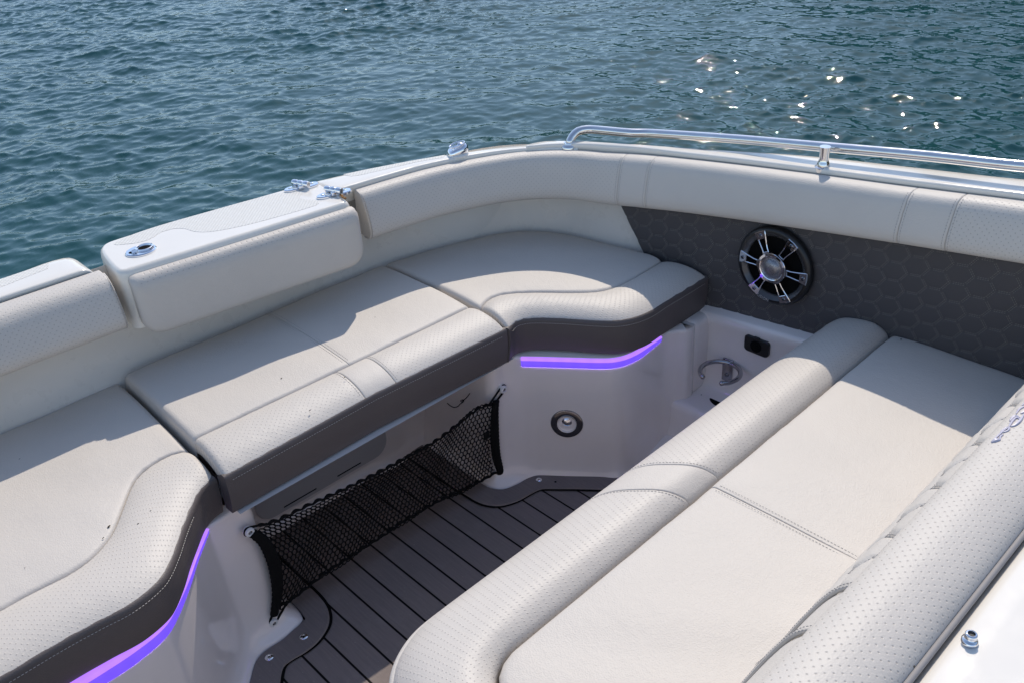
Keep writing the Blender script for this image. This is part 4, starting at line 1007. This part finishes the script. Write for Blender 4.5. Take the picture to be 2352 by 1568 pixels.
# ------------------------------------------------------------------ cargo net
net = thing('cargo_net', 'black elastic cargo net stretched between white buttons under the middle cushion', 'net', (.81, 1.32, -.3))
PY = 1.322
def p5(pts, y=PY): return np.array(pa('c5', pts, 1, y))
topc = cat_(p5([(105, 940), (200, 908), (380, 822), (560, 742), (720, 662), (870, 582), (1000, 510), (1120, 420), (1220, 342), (1300, 318)]), 120)
botc = cat_(p5([(215, 1345), (300, 1290), (440, 1182), (620, 1062), (740, 985), (830, 922), (1020, 812), (1130, 762), (1230, 712), (1335, 655)]), 120)
lef = cat_(np.array(pa('c12', [(245, 590), (330, 650), (385, 735), (430, 850), (455, 1000), (455, 1120), (430, 1280)], 1, PY)), 60)
rig = cat_(np.array(pa('c11', [(1655, 500), (1640, 620), (1635, 800), (1640, 1000), (1660, 1180), (1715, 1370)], 1, PY)), 60)
def net_pt(s, t_):
    a = resamp(topc, [s])[0]; b = resamp(botc, [s])[0]; L_ = resamp(lef, [t_])[0]; R__ = resamp(rig, [t_])[0]
    p = a * (1 - t_) + b * t_ + L_ * (1 - s) + R__ * s - (topc[0] * (1 - s) * (1 - t_) + topc[-1] * s * (1 - t_) + botc[0] * (1 - s) * t_ + botc[-1] * s * t_)
    p[1] += .014 * math.sin(math.pi * s) * math.sin(math.pi * t_) + .004 * math.sin(s * 23 + t_ * 5)
    return p
NS, NT = 54, 19
cache = {}
def npt(i, j):
    k = (i, j)
    if k not in cache: cache[k] = net_pt(min(1, max(0, .02 + .96 * i / (2. * NS))), min(1, max(0, .02 + .96 * j / NT)))
    return cache[k]
nm = MB()
for j in range(NT + 1):
    for i in range(2 * NS):
        # honeycomb: zigzag rows joined by short links
        a = npt(i, j + (.17 if (i + j) % 2 == 0 else -.17)); b = npt(i + 1, j + (.17 if (i + 1 + j) % 2 == 0 else -.17))
        V, f = tubemesh([a, b], .00150, 4, caps=False); nm.add(V, f)
        if j < NT and (i + j) % 2 == 0:
            V, f = tubemesh([a, npt(i, j + 1 - .17)], .0019, 4, caps=False); nm.add(V, f)
nm.build('netting', M_web, net, auto=None)
cd = MB()
for C in (topc, botc):
    w = np.linspace(0, len(C) - 1, 120); q = resamp(C, 160); q[:, 2] += .0016 * np.sin(np.arange(160) * .95); q[:, 1] += .002 * np.cos(np.arange(160) * .95)
    V, f = tubemesh(q, .0030 + .0009 * np.sin(np.arange(160) * .95 + 1), 8); cd.add(V, f)
A_ = {'tl': p5([(45, 962)], 1.326)[0], 'bl': p5([(168, 1425)], 1.326)[0], 'tr': p5([(1340, 237)], 1.322)[0], 'br': p5([(1350, 672)], 1.322)[0]}
for k, c1, c2 in (('tl', topc[3], lef[2]), ('bl', botc[3], lef[-3]), ('tr', topc[-4], rig[2]), ('br', botc[-4], rig[-3])):
    a = A_[k] + [0, -.004, 0]; up = np.array([0, 0, .009 if k[0] == 't' else -.009]); sd = np.array([-.009 if k[1] == 'l' else .009, 0, 0])
    V, f = tubemesh(cat_([c1, (c1 * .12 + (a + up) * .88), a + up * .9 + sd * .5, a + sd, a + sd * .6 - up * .75, c2], 40), .0024, 8); cd.add(V, f)
cd.build('edge_cord', M_web, net)
for C, s in ((lef, 1), (rig, -1)):
    rows = []; n_ = len(C)
    for i in range(n_):
        w = .0135 * (1 - .35 * abs(2 * i / (n_ - 1) - 1)**2) ; rip = .0008 * math.sin(i * 2.1)
        tn = C[min(i + 1, n_ - 1)] - C[max(i - 1, 0)]; tn /= np.linalg.norm(tn); sd = np.cross(tn, [0, 1, 0]); sd /= np.linalg.norm(sd)
        rows.append([C[i] + sd * (w + rip) * math.cos(a) + np.array([0, -.003, 0]) + np.array([0, 1, 0]) * .0055 * math.sin(a) for a in np.linspace(0, 2 * math.pi, 14, endpoint=False)])
    loft('elastic_sleeve', np.array(rows), M_web, net, wrap_m=True, caps=True)
V, f = bbox(np.array(pa('c11', [(1550, 925)], 1, PY - .003)[0]), (.017, .004, .020), bev=.001); obj('sleeve_tag', V, f, M_web, net)
for k in A_:
    V, f = lathe([(.0095, -.006), (.0095, .004), (.0085, .006), (.0045, .0065), (.0040, .005)], A_[k] + [0, -.004, 0], np.array([[1, 0, 0], [0, 0, 1], [0, -1, 0]], float), 24, False); b_ = obj('button', V, f, M_white, net, auto=40)
    V, f = lathe([(.0042, .0040), (.003, .0062), (.0013, .0062), (.001, .0045), (0, .0045)], A_[k] + [0, -.004, 0], np.array([[1, 0, 0], [0, 0, 1], [0, -1, 0]], float), 16, False); obj('button_screw', V, f, M_darkchrome, b_)

# ------------------------------------------------------------------ specks of dirt
dm_ = MB()
for cr, x, y, z, r in (('c4', 555, 768, -.022, .0035), ('c4', 526, 826, -.022, .0022), ('c4', 705, 753, -.0155, .0022), ('c4', 768, 687, -.0155, .0016), ('c4', 487, 441, -.0195, .0016), ('c4', 1581, 176, .0045, .0028), ('c4', 1436, 12, .005, .0022), ('c4', 100, 423, -.02, .0018),
                       ('c4', 267, 700, -.02, .0012), ('c4', 126, 978, -.02, .0012), ('c2', 215, 1478, .012, .0024), ('c2', 390, 1135, .006, .0014), ('c3', 1450, 1262, .005, .0034), ('c14', 1333, 502, .262, .0016), ('c14', 1405, 1325, .258, .0016), ('c3', 1420, 372, .285, .0028)):
    o = CR[cr]; c_ = at(o[0] + o[2] * x, o[1] + o[2] * y, 2, z)
    V, f = lathe([(0, r * .35), (r * .5, r * .25), (r * .7, 0), (0, -r * .2)], c_, frame(rng.normal(0, .25, 3) + [0, 0, 1], (1, .3, 0)) * np.array([[1.5], [.6], [1]]), 7, False); dm_.add(V, f)
for c_, r in ((pa('c9', [(1040, 1112)], 2, -.298)[0], .006), (pa('c9', [(1060, 1118)], 2, -.298)[0], .004), (pa('c9', [(845, 1177)], 2, -.2995)[0], .0018)):
    V, f = lathe([(0, r * .5), (r * .7, r * .35), (r, 0), (0, -r * .2)], c_, frame((.1, .2, 1), (1, .3, 0)), 6, False); dm_.add(V, f)
d = dm_.build('dirt_specks', M_dirt, None, org=(1, 1, 0)); tag(d, 'scattered specks of dry dirt and leaf crumbs on the seats', 'dirt'); d['kind'] = 'stuff'

# ------------------------------------------------------------------ water and shore
WZ = -.66
Nw, Lw_ = 1080, 15.5
kx = np.fft.fftfreq(Nw, Lw_ / Nw) * 2 * math.pi; KX, KY = np.meshgrid(kx, kx, indexing='ij'); K = np.hypot(KX, KY); K[0, 0] = 1
wd = math.radians(38.)
cosw = np.abs((KX * math.cos(wd) + KY * math.sin(wd)) / K)
lam = 2 * math.pi / K
spec = np.where(K < 2 * math.pi / 2.6, 0, K**-2.9) * np.exp(-(lam / 1.7)**4) * np.exp(-(.050 / lam)**2) * (.10 + cosw**2.4)
ph_ = rng.normal(size=(Nw, Nw)) + 1j * rng.normal(size=(Nw, Nw))
hk = ph_ * np.sqrt(spec)
h = np.real(np.fft.ifft2(hk)); sx = np.real(np.fft.ifft2(1j * KX * hk)); sy_ = np.real(np.fft.ifft2(1j * KY * hk))
rms = math.sqrt((sx**2 + sy_**2).mean()); sc_ = .21 / rms
dx = np.real(np.fft.ifft2(-1j * KX / K * hk)) * sc_; dy = np.real(np.fft.ifft2(-1j * KY / K * hk)) * sc_; h = h * sc_
lo_ = np.exp(-(K * .42)**2); wp = np.real(np.fft.ifft2((rng.normal(size=(Nw, Nw)) + 1j * rng.normal(size=(Nw, Nw))) * lo_)); wp = np.clip(1 + .22 * wp / wp.std(), .55, 1.5)
h, dx, dy = h * wp, dx * wp, dy * wp
g = np.linspace(0, Lw_, Nw, endpoint=False); GX, GY = np.meshgrid(g, g, indexing='ij')
X0, Y0 = -2.2, -2.6
e = np.minimum.reduce([GX, GY, Lw_ - GX, Lw_ - GY]); m_ = np.clip(e / .6, 0, 1)
Vw = np.stack([GX + X0 - 1.1 * dx * m_, GY + Y0 - 1.1 * dy * m_, h * m_], 2).reshape(-1, 3).astype(np.float32)
wm = bpy.data.meshes.new('water')
x1, y1 = X0 + g[-1], Y0 + g[-1]; Fq = 2500.
ii, jj = np.meshgrid(np.arange(Nw - 1), np.arange(Nw - 1), indexing='ij'); b0 = (ii * Nw + jj).ravel()
Q = np.stack([b0, b0 + Nw, b0 + Nw + 1, b0 + 1], 1)
ext = np.array([(X0, Y0, 0), (x1, Y0, 0), (x1, y1, 0), (X0, y1, 0), (-Fq, -Fq, 0), (Fq, -Fq, 0), (Fq, Fq, 0), (-Fq, Fq, 0)], np.float32)
nv = len(Vw); Vw = np.vstack([Vw, ext]); Q = np.vstack([Q, [[nv, nv + 4, nv + 5, nv + 1], [nv + 1, nv + 5, nv + 6, nv + 2], [nv + 2, nv + 6, nv + 7, nv + 3], [nv + 3, nv + 7, nv + 4, nv]]]).astype(np.int32)
wm.vertices.add(len(Vw)); wm.vertices.foreach_set('co', Vw.ravel())
wm.loops.add(Q.size); wm.loops.foreach_set('vertex_index', Q.ravel())
wm.polygons.add(len(Q)); wm.polygons.foreach_set('loop_start', np.arange(0, Q.size, 4, dtype=np.int32))
wm.update(calc_edges=True); wm.shade_smooth(); wm.materials.append(M_water)
wo = bpy.data.objects.new('water', wm); COL.objects.link(wo); wo.location = (0, 0, WZ); wo['kind'] = 'structure'
# wooded shore beyond the frame: what the ripples mirror; low at the left, high at the right
az = np.radians(np.linspace(125, -80, 260)); rows = []
tall = np.interp(np.degrees(az), [-80, 0, 12, 22, 34, 50, 80, 125], [27, 30, 29, 24, 15.5, 10.0, 7.5, 7.5])     # metres at 75 m
for d_, hh in ((70, -.03), (71, .25), (74, .5), (82, .8), (95, 1.06), (125, 1.25), (180, .4), (185, -.1)):
    bumpy = tall * hh * (1 + (.16 * np.sin(az * 31 + d_) + .13 * np.sin(az * 73 + d_ * 2) + .10 * np.sin(az * 147 + d_)) * (hh > 0))
    rows.append(np.c_[d_ * np.cos(az), d_ * np.sin(az), bumpy + WZ * .9])
hl = loft('hills', np.array(rows), M_hill, None); hl['kind'] = 'structure'

# ------------------------------------------------------------------ light
SUN_AZ, SUN_EL = math.radians(35.5), math.radians(48.5)
sd = Vector((math.cos(SUN_AZ) * math.cos(SUN_EL), math.sin(SUN_AZ) * math.cos(SUN_EL), math.sin(SUN_EL)))
sl = bpy.data.lights.new('sun', 'SUN'); sl.energy = 2.78; sl.angle = math.radians(.53); sl.color = (1, .905, .775)
so_ = bpy.data.objects.new('sun', sl); COL.objects.link(so_); so_.rotation_euler = sd.to_track_quat('Z', 'Y').to_euler(); so_.location = (6, 4, 8)
w = bpy.data.worlds.new('World'); S.world = w; w.use_nodes = True
sk_ = w.node_tree.nodes.new('ShaderNodeTexSky'); sk_.sky_type = 'NISHITA'; sk_.sun_disc = False
sk_.sun_elevation = SUN_EL; sk_.sun_rotation = math.pi / 2 - SUN_AZ; sk_.air_density = 1.0; sk_.dust_density = .4; sk_.ozone_density = 2.0
bg = w.node_tree.nodes['Background']; hs = w.node_tree.nodes.new('ShaderNodeHueSaturation'); hs.inputs['Saturation'].default_value = .92; w.node_tree.links.new(sk_.outputs[0], hs.inputs['Color']); w.node_tree.links.new(hs.outputs[0], bg.inputs[0]); bg.inputs[1].default_value = .15
S.view_settings.view_transform = 'Standard'; S.view_settings.look = 'None'; S.view_settings.exposure = 0.28; S.view_settings.gamma = 1
S.render.engine = 'CYCLES'; S.cycles.max_bounces = 12; S.cycles.diffuse_bounces = 8
